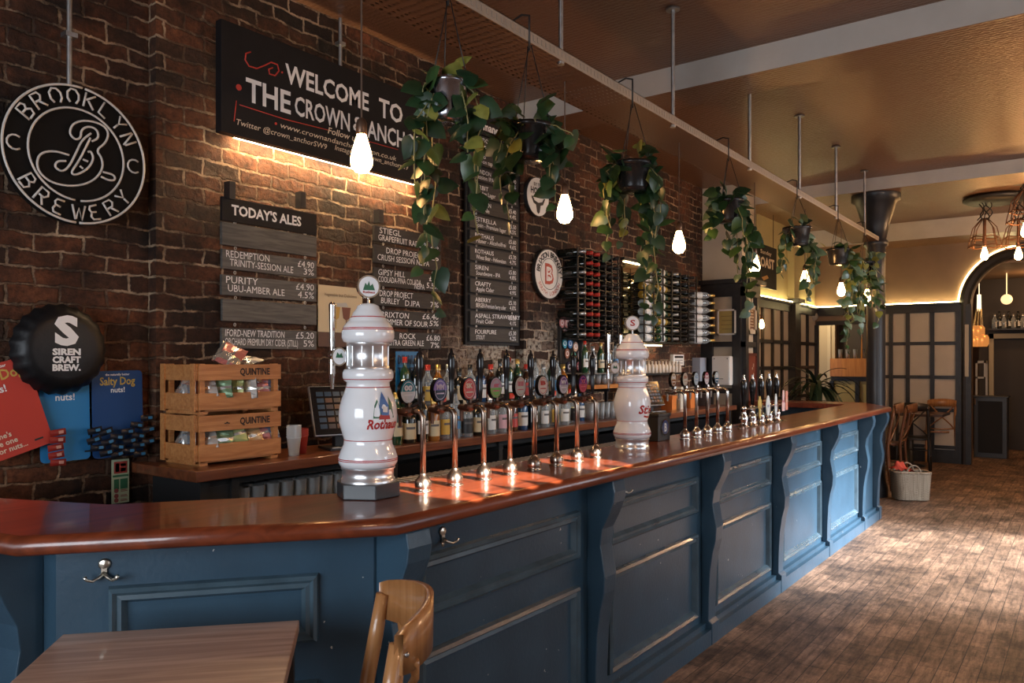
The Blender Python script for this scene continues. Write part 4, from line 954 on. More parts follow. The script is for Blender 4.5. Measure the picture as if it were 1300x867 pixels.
BRONZE = mat('bronze_fitting', (.16, .10, .075), .35, .8); HAND = mat('black_lacquer_handle', (.010, .010, .011), .12)
def tap_font(metal, handle):
    """goose-neck tap at the origin: guest side +x"""
    t = bpy.data.objects.new('beer_font', None); col.objects.link(t); t.empty_display_size = .05
    m = MB(); m.lathe([(.030, 0), (.032, .004), (.024, .007), (.0275, .014), (.029, .026), (.026, .040), (.018, .050), (.012, .056), (.0105, .062)], 28); m.build('ball_base', metal, t)
    pts = [(0, 0, .055), (0, 0, .245)] + [(-.026+.026*math.cos(a), 0, .245+.026*math.sin(a)) for a in [PI/2*i/6 for i in range(1, 7)]] + [(-.075, 0, .271)]
    m = MB(); m.tube(pts, .0098, 14); m.build('goose_neck', metal, t)
    m = MB(); m.ball((-.062, 0, .272), .0185, 16, 0, .9); m.cyl((-.062, 0, .262), (-.118, 0, .268), .013, .012, 14); m.cyl((-.108, 0, .272), (-.108, 0, .215), .009, .006, 12); m.cyl((-.062, 0, .28), (-.062, 0, .30), .009, .007, 12)
    m.cyl((-.062, -.030, .274), (-.062, .030, .274), .009, None, 12)
    m.build('tap_body', BRONZE if handle else metal, t)
    if handle:
        m = MB(); m.lathe([(.005, .29), (.007, .30), (.0085, .32), (.010, .345), (.0085, .372), (.0105, .39), (.0135, .415), (.0145, .44), (.0125, .462), (.010, .470), (.006, .474), (.0045, .485), (.002, .489)], 20, 0, Matrix.Translation((-.026, 0.012, 0))); m.cyl((-.062, 0, .285), (-.026, .012, .30), .006, .006, 8)
        m.build('tap_handle', HAND, t)
    return t
BADGES = [((.02, .20, .24), (.62, .66, .66), 'teal and white'), ((.20, .14, .45), (.012, .012, .02), 'purple and black'), ((.60, .07, .04), (.60, .07, .04), 'red'),
          ((.45, .42, .50), (.20, .50, .12), 'lilac and green'), ((.52, .56, .52), (.52, .56, .52), 'pale grey with pink letter'), ((.70, .66, .63), (.70, .66, .63), 'white with red emblem'), ((.16, .08, .30), (.5, .5, .58), 'violet and white'), ((.07, .02, .22), (.5, .08, .14), 'dark purple and crimson')]
BR = [((.55, .42, .26), (.30, .14, .06), 'amber and cream'), ((.60, .55, .46), (.60, .55, .46), 'cream'), ((.50, .58, .62), (.50, .58, .62), 'pale blue'), ((.35, .05, .10), (.6, .5, .5), 'maroon and white'), ((.45, .55, .56), (.03, .10, .16), 'pale blue and navy')]
INK = {'l0': (.7, .7, .72), 'l1': (.6, .55, .7), 'l2': (.7, .62, .5), 'l3': (.5, .12, .2), 'l4': (.45, .14, .18), 'l5': (.45, .04, .04), 'l6': (.75, .72, .8), 'l7': (.6, .12, .2), 'r1': (.3, .12, .06), 'r2': (.05, .15, .3)}
def badge(t, c1, c2, k, r=.040, glyph='A'):
    F = t.matrix_basis @ frame((-.070, 0, .338), (0, 1, 0), Vector((1, -.12, 0)))
    m = MB(); disc(m, F, r+.005, .016, 36, 0, -.016, .88); m.cyl(F @ Vector((0, -r, -.008)), F @ Vector((0, -.055, -.006)), .006, .006, 8); bd = m.build('badge', GBLACK, t)
    m1 = mat('badge_top_%s' % k, c1, .18, coat=.5); m2 = mat('badge_bottom_%s' % k, c2, .18, coat=.5)
    m = MB(); n = 36
    for half, mi in ((0, 0), (1, 1)):
        pts = [(r*.88*math.cos(PI*half+PI*i/18), r*math.sin(PI*half+PI*i/18)-.006*(1 if True else 0)*0) for i in range(19)]; m.prism(pts, 0, .0015, mi, False, F)
    m.build('badge_face', [m1, m2], bd)
    m = MB(); text(m, glyph, F, 0, .004, r*1.0, r*.42, bold=.06, z=.0022, align='c'); m.box((0, -.012, .002), (r*1.0, r*.12, .001), 0, F); ring(m, F, r*.80, r*.86, .0021, 30, 0, .88); m.build('badge_emblem', mat('badge_ink_'+k, INK.get(k, (.65, .62, .6)), .3), bd)
GL = ['00', 'MM', 'SK', 'g', 'II', 'B', 'MV', 'XX']
pf = None
for i, (c1, c2, nm) in enumerate(BADGES):
    if pf is None: pf = tap_font(PEWTER, True); t = pf
    else: t = copy_tree(pf0)
    if i == 0: pf0 = pf
    t.location = (-1.82, 1.952+.165*i, CT)
    tag(t, 'goose neck beer tap with black handle and %s badge' % nm, 'beer tap', 'goose neck beer taps with black handles')
    if i == 0:
        first = t
fonts = [o for o in col.objects if o.name.startswith('beer_font')]
for i, t in enumerate(fonts): badge(t, BADGES[i][0], BADGES[i][1], 'l%d' % i, .040, GL[i])
STEELP = mat('polished_steel_pipe', (.62, .58, .54), .2, 1.0)
prs = tap_font(STEELP, False); fr = [prs]+[copy_tree(prs) for _ in range(4)]
for i, t in enumerate(fr):
    t.location = (-1.84, 4.13+.160*i, CT); tag(t, 'steel goose neck beer tap with %s badge beyond the Stiegl tower' % BR[i][2], 'beer tap', 'steel goose neck beer taps')
    badge(t, BR[i][0], BR[i][1], 'r%d' % i, .038, 'NBCHS'[i])
# hand pumps
def pump():
    t = bpy.data.objects.new('hand_pump', None); col.objects.link(t)
    m = MB(); m.lathe([(.034, 0), (.034, .006), (.026, .010), (.022, .03), (.028, .045), (.030, .06), (.024, .075), (.017, .085), (.015, .11), (.019, .115), (.019, .13), (.012, .14)], 28); m.build('pump_body', CHROME, t)
    m = MB(); m.lathe([(.010, .14), (.012, .15), (.015, .19), (.020, .23), (.024, .265), (.022, .295), (.014, .318), (.012, .322)], 24); m.build('pull_handle', HAND, t)
    m = MB(); m.lathe([(.012, .320), (.013, .325), (.007, .332), (.007, .342), (.010, .347), (.006, .354), (.0, .356)], 20); m.build('ferrule', CHROME, t)
    return t
p0 = pump(); ps = [p0]+[copy_tree(p0) for _ in range(4)]
pl_ = ['hand pump with no clip, nearest of the five', 'hand pump behind the yellow crown-topped clip', 'hand pump behind the white oval clip', 'hand pump behind the narrow white clip', 'hand pump behind the pink and white clip, farthest of the five']
for i, t in enumerate(ps): t.location = (-1.88, 5.17+.171*i, CT); tag(t, 'black handled chrome '+pl_[i], 'hand pump', 'chrome hand pumps')
m = MB(); m.cyl((-1.845, 5.10, CT+.125), (-1.845, 5.93, CT+.125), .006, None, 10); m.span((-1.93, 5.10, CT), (-1.82, 5.93, CT+.004))
for i in range(5): m.cyl((-1.88, 5.17+.171*i, CT+.125), (-1.845, 5.17+.171*i, CT+.125), .005, None, 8)
tag(m.build('pump_rail', CHROME), 'chrome rail and plate joining the five hand pumps', 'pump rail')
def clip(i, pts, c, lab, txt, ink, y=None, zc_=.13):
    F = frame((-1.832, 5.17+.171*i if y is None else y, CT+zc_), (0, 1, 0), (1, -.1, 0)); t = thing('pump_clip', lab, 'pump clip', (-1.832, 5.17+.171*i if y is None else y, CT+zc_), 0, 'pump clips on the hand pumps')
    m = MB(); m.prism(pts, 0, .005, 0, False, F); m.build('plate', mat('pc_%s' % lab[:14], c, .35), t)
    m = MB(); text(m, txt, F, 0, -.01, .04, .016, bold=.03, z=.0056, align='c'); m.build('lettering', mat('ink_%s' % lab[:10], ink, .4), t)
ov = lambda a, c: [(a*math.cos(i*PI/14), c*math.sin(i*PI/14)) for i in range(28)]
clip(1, [(0, -.085), (.016, -.06), (.013, -.02), (.034, .0), (.034, .05), (.020, .045), (.012, .075), (0, .06), (-.012, .075), (-.020, .045), (-.034, .05), (-.034, 0), (-.013, -.02), (-.016, -.06)], (.55, .40, .12), 'yellow crown-topped pump clip', 'ALE', (.2, .1, .02))
clip(2, ov(.042, .072), (.62, .64, .62), 'white oval pump clip with blue lettering', 'BREW', (.06, .14, .3))
clip(3, ov(.026, .080), (.60, .64, .64), 'narrow white pump clip with a red stripe', 'ALE', (.4, .06, .05))
clip(4, [(-.03, -.075), (.03, -.075), (.036, -.02), (.02, 0), (.024, .04), (.012, .08), (-.012, .08), (-.024, .04), (-.02, 0), (-.036, -.02)], (.62, .42, .40), 'pink and white bottle-shaped pump clip', 'PALE', (.45, .05, .06), None, .15)
clip(5, [(-.026, -.07), (.026, -.07), (.026, .07), (-.026, .07)], (.62, .25, .18), 'red and cream rectangular pump clip at the end of the row', 'CIDER', (.6, .55, .4), 5.93, .15)
# black box with badge
t = thing('black_tap_box', 'small black box with a round silver badge beside the Stiegl tower', 'box', (-1.97, 4.03, CT))
m = MB(); m.span((-2.015, 3.945, CT), (-1.915, 4.095, CT+.15)); m.span((-2.02, 3.94, CT+.135), (-1.91, 4.10, CT+.152)); m.build('box_body', mat('dull_black_box', (.035, .032, .030), .5), t, bevel=.004)
F = frame((-1.9145, 4.02, CT+.075), (0, 1, 0), (1, 0, 0)); m = MB(); disc(m, F, .046, .006, 30); bd = m.build('badge_rim', CHROME, t); m = MB(); disc(m, F @ Matrix.Translation((0, 0, .006)), .039, .001, 30); m.build('badge_face', mat('navy_badge', (.03, .05, .14), .3), bd)
m = MB(); text(m, 'B', F, 0, -.022, .03, .045, bold=.03, z=.008, align='c'); m.build('badge_letter', WHITE, bd)
m = MB()
for y in (4.98, 5.04): m.lathe([(.022, 0), (.024, .01), (.016, .022), (.006, .03)], 18, 0, Matrix.Translation((-1.83, y, CT))); m.tube([(-1.83, y, CT+.025), (-1.83, y+.01, CT+.04), (-1.84, y+.05, CT+.035)], .006, 8)
tag(m.build('push_tap', BRONZE), 'low bronze double push tap between the steel taps and the hand pumps', 'tap')
# ================================================================ the back bar
BX = -3.15; BZ = 1.058
m = MB(); m.span((-3.62, 1.93, BZ-.048), (BX, 8.45, BZ)); m.span((-3.705, 1.93, BZ-.048), (-3.62, 1.995, BZ)); 
tag(m.build('back_counter', BACKTOP, bevel=.004), 'narrow mahogany shelf counter running along the brick wall behind the bar', 'counter top')
t = thing('back_bar_cabinet', 'black under-counter cabinets below the mahogany back counter', 'cabinet', (-3.45, 4, 0))
m = MB(); m.span((-3.62, 2.0, 0), (-3.58, 8.4, BZ-.05)); m.span((-3.58, 2.0, 0), (-3.22, 8.4, .06)); m.span((-3.58, 2.0, .775), (-3.22, 8.4, .80)); m.span((-3.58, 2.0, .97), (-3.22, 8.4, BZ-.05))
for y in [2.0, 2.16, 3.2, 4.2, 5.2, 6.2, 7.2, 8.38]: m.span((-3.6, y-.02, .0), (-3.20, y+.02, BZ-.05))
m.build('carcass', MBLACK, t)
m = MB(); m.span((-3.235, 2.0, .06), (-3.215, 2.14, .97)); m.build('end_panel', MBLACK, t)
for i, y in enumerate([3.2, 4.2, 5.2, 6.2, 7.2]):
    m = MB(); m.span((-3.215, y+.025, .08), (-3.20, y+.975, .95)); d = m.build('cabinet_door', GBLACK, t); m = MB(); m.cyl((-3.185, y+.1, .4), (-3.185, y+.1, .7), .006); m.cyl((-3.2, y+.1, .42), (-3.185, y+.1, .42), .004); m.cyl((-3.2, y+.1, .68), (-3.185, y+.1, .68), .004); m.build('door_handle', STEEL, d)
def glass_mat(name, tint=(1, 1, 1), op=0.12):
    m, nt, bs = nmat(name); L = nt.links.new
    tr = N(nt, 'ShaderNodeBsdfTransparent'); tr.inputs[0].default_value = (*tint, 1); lw = N(nt, 'ShaderNodeLayerWeight', Blend=0.35)
    bs.inputs['Base Color'].default_value = (*[.7*c for c in tint], 1); bs.inputs['Roughness'].default_value = .05; bs.inputs['Specular IOR Level'].default_value = .9
    ma = N(nt, 'ShaderNodeMath', operation='ADD'); ma.inputs[1].default_value = op; L(lw.outputs['Fresnel'], ma.inputs[0])
    mx = N(nt, 'ShaderNodeMixShader'); L(ma.outputs[0], mx.inputs[0]); L(tr.outputs[0], mx.inputs[1]); L(bs.outputs[0], mx.inputs[2]); L(mx.outputs[0], nt.nodes['Material Output'].inputs['Surface'])
    return m
GLASS = glass_mat('clear_glass', (.97, .98, .98), .10); CUPM = glass_mat('cloudy_plastic', (.9, .92, .92), .45)
def tumbler():
    m = MB(); m.lathe([(.001, .003), (.028, .003), (.028, 0), (.031, 0), (.040, .14), (.037, .14), (.029, .012), (.001, .012)], 18, 0, None, True, False); return m
g0 = tumbler().build('pint_glass', GLASS); gl = [g0]
for r_ in range(2):
    for i in range(11):
        g = g0 if (r_ == 0 and i == 0) else g0.copy()
        if g is not g0: col.objects.link(g)
        g.location = (-3.27-.095*r_, 2.24+.085*i, .80); tag(g, 'clear pint glass standing in the dark shelf under the crates and till', 'glass', 'pint glasses under the back counter')
# crates
CRW = wood('pine_crate', (.36, .13, .035), (.54, .24, .08), .5, 0, 'Y', 1.2, 22, .15)
def crate(z, word, lab, star):
    x0, x1, y0, y1, h = -3.60, -3.30, 2.03, 2.48, .236
    t = thing('wooden_crate', lab, 'crate', ((x0+x1)/2, (y0+y1)/2, z), 0, 'stacked pine crates')
    for k, (x, y) in enumerate(((x1-.02, y0+.025), (x1-.02, y1-.02), (x0+.02, y0+.025), (x0+.02, y1-.02))):
        m = MB(); m.span((x-.018, y-.013, z+.012), (x+.018, y+.013, z+h)); m.build('corner_post', CRW, t, bevel=.002)
    for a, c in ((.02, .098), (.158, .232)):
        m = MB(); m.span((x1, y0, z+a), (x1+.009, y1, z+c)); sl = m.build('front_slat', CRW, t, bevel=.0015)
        m = MB(); m.span((x0-.0, y0, z+a), (x0+.008, y1, z+c)); m.build('back_slat', CRW, t)
        m = MB(); m.span((x0, y0-.009, z+a), (x1, y0, z+c)); m.build('end_slat', CRW, t, bevel=.0015)
        m = MB(); m.span((x0, y1, z+a), (x1, y1+.009, z+c)); m.build('end_slat', CRW, t)
        if a > .1:
            m = MB(); text(m, word, LW((x1+.0092, y0+.30, z+.182)), 0, 0, .17, .032, bold=.03, align='c')
            if star: text(m, '*', LW((x1+.0092, y0+.145, z+.165)), 0, 0, .03, .03, bold=.05, align='c')
            m.build('stencil_lettering', mat('stencil_black', (.02, .012, .01), .7), sl)
    m = MB(); m.span((x1-.04, y0-.016, z+.012), (x1-.004, y0-.009, z+h)); m.span((x0+.004, y0-.016, z+.012), (x0+.04, y0-.009, z+h)); m.build('end_battens', CRW, t, bevel=.001)
    m = MB(); m.span((x0+.01, y0+.01, z), (x1-.0, y0+.05, z+.012)); m.span((x0+.01, y1-.05, z), (x1, y1-.01, z+.012)); m.span((x0+.01, y0+.01, z+.012), (x1-.002, y1-.01, z+.02)); m.build('base_board', CRW, t)
    return t
crate(BZ+.0005, 'QUINTINE', 'lower wooden crate stencilled QUINTINE with a star, full of crisp packets', True)
crate(BZ+.238, 'QUINTINE', 'upper wooden crate stencilled QUINTINE, stacked on another crate', False)
def crisp(seed, c1, c2):
    rnd = random.Random(seed); m = MB(); nx, ny = 9, 7; w, h = .13, .17; vs = []
    for s_ in (1, -1):
        for i in range(nx+1):
            for j in range(ny+1):
                u, v = i/nx, j/ny; bul = (math.sin(PI*u)**.6)*(math.sin(PI*v)**.6)
                vs.append(((u-.5)*w*(1-.08*bul)+rnd.uniform(-.003, .003), (v-.5)*h*(1-.05*bul)+rnd.uniform(-.003, .003), s_*(.003+.026*bul)+rnd.uniform(-.005, .005)*bul))
    o = (nx+1)*(ny+1); fs = []
    for k in (0, 1):
        for i in range(nx):
            for j in range(ny):
                a = k*o+i*(ny+1)+j; fs.append((a, a+ny+1, a+ny+2, a+1))
    m.add(vs[:], fs, 0, False); 
    for q in range(len(m.m)):
        j = q % ny
        if 1 <= j <= 2 or (q // ny) % 5 == 0: m.m[q] = 1
    return m
FOIL = mat('silver_foil', (.62, .62, .60), .25, .8); cols = [(.50, .55, .10), (.10, .28, .08), (.50, .05, .04), (.55, .50, .45), (.55, .28, .04), (.06, .12, .3)]
protos = []
for k, c in enumerate(cols):
    o = crisp(k, 0, 0).build('crisp_packet', [mat('crisp_%d' % k, tuple(.6*a+.12 for a in c), .3, .3), FOIL]); protos.append([o, True])
cn = ['yellow green', 'green', 'red', 'pale', 'orange', 'blue']
def pk(k, x, y, z, rx, ry, rz, where, s=1.0):
    o, fresh = protos[k]
    if fresh: protos[k][1] = False
    else: o = o.copy(); col.objects.link(o)
    o.location = (x, y, z); o.rotation_euler = (rx, ry, rz); o.scale = (s, s, s)
    tag(o, '%s and silver crisp packet %s' % (cn[k], where), 'crisp packet', 'crisp packets in the wooden crates')
for zz, wh in ((BZ+.09, 'inside the lower crate'), (BZ+.238+.09, 'inside the upper crate')):
    for q, (k, y) in enumerate(((3, 2.09), (1, 2.16), (0, 2.24), (4 if zz < 1.2 else 3, 2.31), (2, 2.37), (5, 2.42))):
        pk(k, -3.375+.02*(q % 2), y, zz+.022+.006*(q % 3), random.uniform(.5, 1.1), 1.3+random.uniform(-.25, .25), random.uniform(-.5, .5), wh+' '+['at the near end', 'second from the near end', 'near the middle', 'just past the middle', 'second from the far end', 'at the far end'][q], .95)
    pk(3, -3.50, 2.10, zz+.02, 1.2, .3, .4, wh+' at the open end facing the table', .8); pk(1, -3.52, 2.3, zz+.02, 1.2, .9, .2, wh+' at the back', .8)
pk(2, -3.38, 2.25, BZ+.238+.275, .7, .45, .9, 'lying on top of the upper crate', .95); pk(3, -3.40, 2.36, BZ+.238+.246, .25, .2, .2, 'lying flat on the crate top beside the red one', .8)
# plastic cups
def cup(n):
    m = MB(); pr = [(.001, .0), (.026, .0), (.036, .09), (.038, .092)]
    for i in range(n): pr += [(.0365, .092+i*.012), (.039, .096+i*.012)]
    m.lathe(pr, 20, 0, None, True, False); return m
for (y, k, c, lb) in ((2.57, 6, CUPM, 'stack of clear plastic cups beside the crates'), (2.655, 4, mat('red_plastic', (.35, .04, .03), .4), 'stack of red plastic cups behind the clear cups')):
    o = cup(k).build('cup_stack', c); o.location = (-3.30-(.05 if k == 4 else 0), y, BZ); tag(o, lb, 'cups')
# tills
def till(loc, rz, lab, s=1.0):
    t = thing('till_screen', lab, 'till', loc, rz); T = t.matrix_basis; w, h = .40*s, .29*s
    F = T @ Matrix.Translation((.0, 0, .215*s)) @ frame((0, 0, 0), (0, 1, 0), Vector((1, 0, .42)))
    m = MB(); m.box((0, 0, -.012), (w, h, .022), 0, F); m.build('screen_frame', mat('till_silver', (.32, .32, .33), .35, .6), t, bevel=.004)
    m = MB(); m.box((0, 0, .0005), (w-.012, h-.012, .003), 0, F); sn = m.build('screen_bezel', GBLACK, t)
    m = MB()
    for i in range(7):
        for j in range(6): m.box((-w*.36+w*.12*i, -h*.32+h*.13*j, .0022), (w*.10, h*.09, .0006), (i*j+i) % 3, F)
    m.build('screen_buttons', [mat('scr_a', (.03, .06, .10), .2), mat('scr_b', (.05, .05, .06), .2), mat('scr_c', (.10, .06, .05), .2)], sn)
    m = MB(); m.box((-.03, 0, .045), (.05, .14*s, .10)); m.M = T; m2 = MB(); m2.M = T; m2.box((-.03, 0, .05), (.05, .13*s, .09)); m2.box((.0, 0, .007), (.20, .26*s, .014)); m2.build('till_stand', BLACK, t, bevel=.003)
    m3 = MB(); m3.M = T; m3.box((.085, 0, .016), (.03, .24*s, .004)); m3.build('stand_trim', STEEL, t)
till((-3.34, 2.96, BZ), -.35, 'black touch screen till with silver edge behind the Rothaus tower')
till((-3.36, 6.75, BZ), -.2, 'second till screen on the back counter beyond the Stiegl tower', .85)
# bottles
def bottle(shape, gm, cap, lab, liq=None):
    t = bpy.data.objects.new('bottle', None); col.objects.link(t)
    P = {'wine': [(.036, 0), (.0375, .004), (.0375, .19), (.034, .205), (.018, .235), (.0145, .25), (.0145, .295), (.016, .297), (.016, .302)],
         'spirit': [(.038, 0), (.040, .004), (.040, .15), (.036, .172), (.020, .195), (.0145, .21), (.0145, .245), (.017, .247), (.017, .262)],
         'square': [(.040, 0), (.043, .004), (.043, .145), (.038, .160), (.020, .172), (.0155, .18), (.0155, .215), (.019, .217), (.019, .235)],
         'slim': [(.030, 0), (.032, .004), (.033, .20), (.028, .225), (.014, .25), (.0125, .265), (.0125, .305), (.014, .307), (.014, .312)],
         'beer': [(.029, 0), (.031, .004), (.031, .12), (.026, .145), (.014, .175), (.012, .205), (.0135, .206), (.0135, .212)]}[shape]
    n = 4 if shape == 'square' else 18
    T = Matrix.Rotation(PI/4, 4, 'Z') if shape == 'square' else Matrix()
    m = MB(); m.lathe(P+[(.001, P[-1][1])], 20, 0); m.build('glass', gm, t)
    hh = P[-1][1]; r = P[-1][0]
    m = MB(); m.lathe([(r+.0012, hh-.035), (r+.0012, hh+.002), (.001, hh+.003)], 16, 0); m.build('cap', cap, t)
    zl0, zl1 = {'wine': (.05, .13), 'spirit': (.03, .125), 'square': (.025, .12), 'slim': (.06, .14), 'beer': (.03, .09)}[shape]
    rb = P[2][0] if shape != 'slim' else .0332
    m = MB(); k = 10; a0 = 1.25; vs = []
    for i in range(k+1):
        a = -a0+2*a0*i/k
        for z in (zl0, zl1): vs.append(((rb+.0008)*math.cos(a), (rb+.0008)*math.sin(a), z))
    m.add(vs, [(2*i, 2*i+2, 2*i+3, 2*i+1) for i in range(k)], 0, True)
    zm = zl0+(zl1-zl0)*.62; vs = []
    for i in range(k+1):
        a = -.7+1.4*i/k
        for z in (zm, zm+.014): vs.append(((rb+.0014)*math.cos(a), (rb+.0014)*math.sin(a), z))
    m.add(vs, [(2*i, 2*i+2, 2*i+3, 2*i+1) for i in range(k)], 1, True)
    m.build('label', [lab, mat('label_print', (.10, .09, .09), .6)], t)
    return t
def gcol(n, c, r=.06): return mat(n, c, r, coat=.6)
Gd = gcol('dark_bottle_glass', (.008, .010, .008)); Gg = gcol('green_bottle_glass', (.012, .045, .018)); Ga = gcol('amber_spirit', (.28, .10, .015)); Gc = glass_mat('clear_bottle_glass', (.85, .90, .92), .22); Gb = gcol('blue_bottle_glass', (.01, .05, .14)); Gr = gcol('brown_bottle_glass', (.05, .018, .008))
Lw = mat('white_label', (.62, .62, .60), .5); Lc = mat('cream_label', (.55, .45, .28), .5); Lr = mat('red_label', (.42, .04, .03), .5); Lk = mat('black_label', (.02, .02, .022), .5); Ly = mat('yellow_label', (.55, .36, .06), .5); Lb = mat('blue_label', (.05, .20, .42), .5); Lp = mat('pink_label', (.5, .3, .34), .5)
Ck = mat('black_cap', (.01, .01, .01), .35); Cs = mat('silver_cap', (.6, .6, .6), .3, .9); Cr = mat('red_cap', (.42, .03, .02), .35); Cg = mat('gold_cap', (.5, .36, .12), .35, .8)
BT = {}
KINDS = {'a': ('wine', Gd, Ck, Lw, 'dark wine bottle with white label'), 'b': ('spirit', Ga, Cg, Lc, 'amber whisky bottle with cream label'), 'c': ('spirit', Gc, Cs, Lw, 'clear gin bottle with white label'),
         'd': ('square', Gd, Ck, Lc, 'squat black bottle with cream label'), 'e': ('slim', Gc, Ck, Lb, 'slim clear bottle with blue label'), 'f': ('wine', Gg, Cg, Lc, 'green bottle with cream label'),
         'g': ('spirit', Gr, Cr, Lr, 'brown spirit bottle with red label'), 'h': ('slim', Gg, Cr, Lw, 'slim green bottle with white label'), 'i': ('square', Gc, Cs, Lk, 'clear squat bottle with black label'), 'j': ('spirit', Gb, Cs, Lw, 'blue glass bottle with white label'), 'k': ('spirit', Gc, Cr, Ly, 'clear bottle with yellow label'), 'l': ('spirit', Gc, Ck, Lp, 'clear bottle with pink label')}
def put(kd, x, y, z, where, s=1.0, grp='bottles on the back bar', rz=None):
    where = where.replace('purple and black', 'purple').replace('lilac and green', 'lilac').replace('white and red', 'white')
    if kd not in BT: t = bottle(*KINDS[kd][:4]); BT[kd] = t
    else: t = copy_tree(BT[kd])
    t.location = (x, y, z); t.scale = (s, s, s); t.rotation_euler = (0, 0, random.uniform(-.5, .1) if rz is None else rz)
    tag(t, KINDS[kd][4]+' '+where, 'bottle', grp); return t
def near(x):
    N_ = [(536, 'teal'), (575, 'purple and black'), (612, 'red'), (645, 'lilac and green'), (676, 'pale grey'), (703, 'white and red'), (730, 'violet'), (757, 'dark purple')]
    k = min(N_, key=lambda q: abs(q[0]-x)); return 'the %s badge tap' % k[1]
r1 = [(503, 'f'), (519, 'd'), (536, 'a'), (550, 'b'), (563, 'k'), (578, 'e'), (592, 'i'), (606, 'd'), (622, 'c'), (636, 'l'), (650, 'g'), (663, 'j'), (676, 'a'), (690, 'c'), (703, 'k'), (716, 'c'), (729, 'i')]
for x, kd in r1:
    p = onX(x, 500, -3.235-.02*(x % 2)); put(kd, p.x, p.y, BZ, 'in front row behind '+near(x)+(', left' if min([536, 575, 612, 645, 676, 703, 730, 757], key=lambda q: abs(q-x)) > x else ', right'))
m = MB(); m.span((-3.62, 3.2, BZ), (-3.375, 5.28, BZ+.20)); 
tag(m.build('bottle_riser', mat('dark_riser', (.03, .02, .017), .5), bevel=.004), 'dark wooden step that lifts the rear row of bottles on the back counter', 'shelf')
r2 = [(514, 'h'), (528, 'a'), (543, 'k'), (556, 'b'), (569, 'c'), (583, 'd'), (597, 'l'), (610, 'j'), (623, 'g'), (635, 'a'), (646, 'h'), (657, 'f'), (668, 'g'), (679, 'e'), (690, 'c'), (700, 'f')]
for x, kd in r2:
    p = onX(x, 480, -3.46); put(kd, p.x, p.y, BZ+.20, 'in rear row behind '+near(x)+(', left' if min([536, 575, 612, 645, 676, 703, 730, 757], key=lambda q: abs(q-x)) > x else ', right'))
# glass shelves
sh0, sh1 = onX(739, 490, -3.35).y, onX(793, 490, -3.35).y
zA = zat((-3.25, sh0), 491); zB = zat((-3.25, sh0), 474)
SH = wood('orange_shelf_wood', (.38, .13, .03), (.5, .2, .05), .35, .3, 'Y')
t = thing('bottle_shelf', 'short orange wooden shelf of bottles between the last black-handled tap and the Stiegl tower', 'shelf', (-3.45, (sh0+sh1)/2, zA))
m = MB(); m.span((-3.62, sh0, zA-.02), (-3.25, sh1+.1, zA+.012)); m.build('shelf_board', SH, t)
m = MB(); m.span((-3.62, sh0, zA+.10), (-3.30, sh1+.1, zA+.108)); m.build('upper_board', mat('shelf_steel', (.3, .28, .26), .4, .8), t)
m = MB()
for y in (sh0+.02, (sh0+sh1)/2, sh1+.08): m.span((-3.60, y-.008, BZ), (-3.57, y+.008, zA+.5)); m.span((-3.60, y-.006, zA-.05), (-3.30, y+.006, zA-.02))
m.build('bracket', BLACK, t)
for i in range(5): put('hc'[i % 2] if i < 2 else 'aef'[i % 3], -3.36, sh0+.06+.13*i, zA+.109, 'on the steel shelf by the Stiegl tower, %s' % ['nearest', 'second nearest', 'middle', 'second farthest', 'farthest'][i], .85)
for i in range(5): put('jjkbe'[i], -3.36, sh0-.02-.085*i, BZ+.0+ (0.20 if sh0-.02-.085*i < 5.24 else 0), 'with pale label, beside the pump clip board, number counted from the shelf' if False else 'beside the pump clip board, %s from the orange shelf' % ['first', 'second', 'third', 'fourth', 'fifth'][i], 1.0)
for i in range(6):
    g = g0.copy(); col.objects.link(g); g.location = (-3.36, sh0+.06+.10*i, zA+.0125-.0); g.scale = (.9, .9, .62); tag(g, 'short clear glass on the orange shelf left of the Stiegl tower', 'glass', 'glasses on the orange shelf')
for i in range(8):
    g = g0.copy(); col.objects.link(g); g.location = (-3.30, sh0+.03+.09*i, BZ); tag(g, 'clear pint glass standing below the orange shelf', 'glass', 'pint glasses below the orange shelf')
# small bottle shelf and things at the far end
s0, s1 = onX(812, 460, -3.55).y, onX(870, 460, -3.55).y; zS = zat((-3.55, s0), 474)
m = MB(); m.span((-3.70, s0, zS-.02), (-3.52, s1, zS)); tag(m.build('miniature_shelf', BLACK), 'thin black shelf of small white bottles on the brick wall', 'shelf')
mb_ = MB(); mb_.lathe([(.022, 0), (.024, .003), (.024, .07), (.012, .09), (.010, .105), (.012, .106), (.012, .118), (.001, .119)], 14); b0 = mb_.build('small_bottle', mat('pale_small_bottle', (.55, .45, .36), .25))
for i in range(13):
    o = b0 if i == 0 else b0.copy()
    if i: col.objects.link(o)
    o.location = (-3.60, s0+.05+(s1-s0-.1)*i/12, zS); tag(o, 'small pale bottle in the row on the thin black wall shelf', 'bottle', 'small pale bottles on the wall shelf')
OR = mat('orange_box', (.55, .16, .03), .5)
for i, (x, w_, h_, mt, lb) in enumerate(((849, .10, .14, OR, 'small orange box on the back counter beside the second till'), (860, .10, .22, mat('cream_box', (.55, .48, .38), .5), 'cream card box behind the amber badge tap'), (873, .12, .16, OR, 'orange and black box behind the pale blue badge tap'), (893, .12, .13, mat('dark_box', (.05, .04, .04), .5), 'dark card box at the far end of the back counter'))):
    p = onX(x, 500, -3.40); m = MB(); m.span((-3.46, p.y-w_/2, BZ), (-3.34, p.y+w_/2, BZ+h_)); m.span((-3.465, p.y-w_/2-.003, BZ+h_-.03), (-3.335, p.y+w_/2+.003, BZ+h_+.004)); tag(m.build('card_box', mt, bevel=.003), lb, 'box')
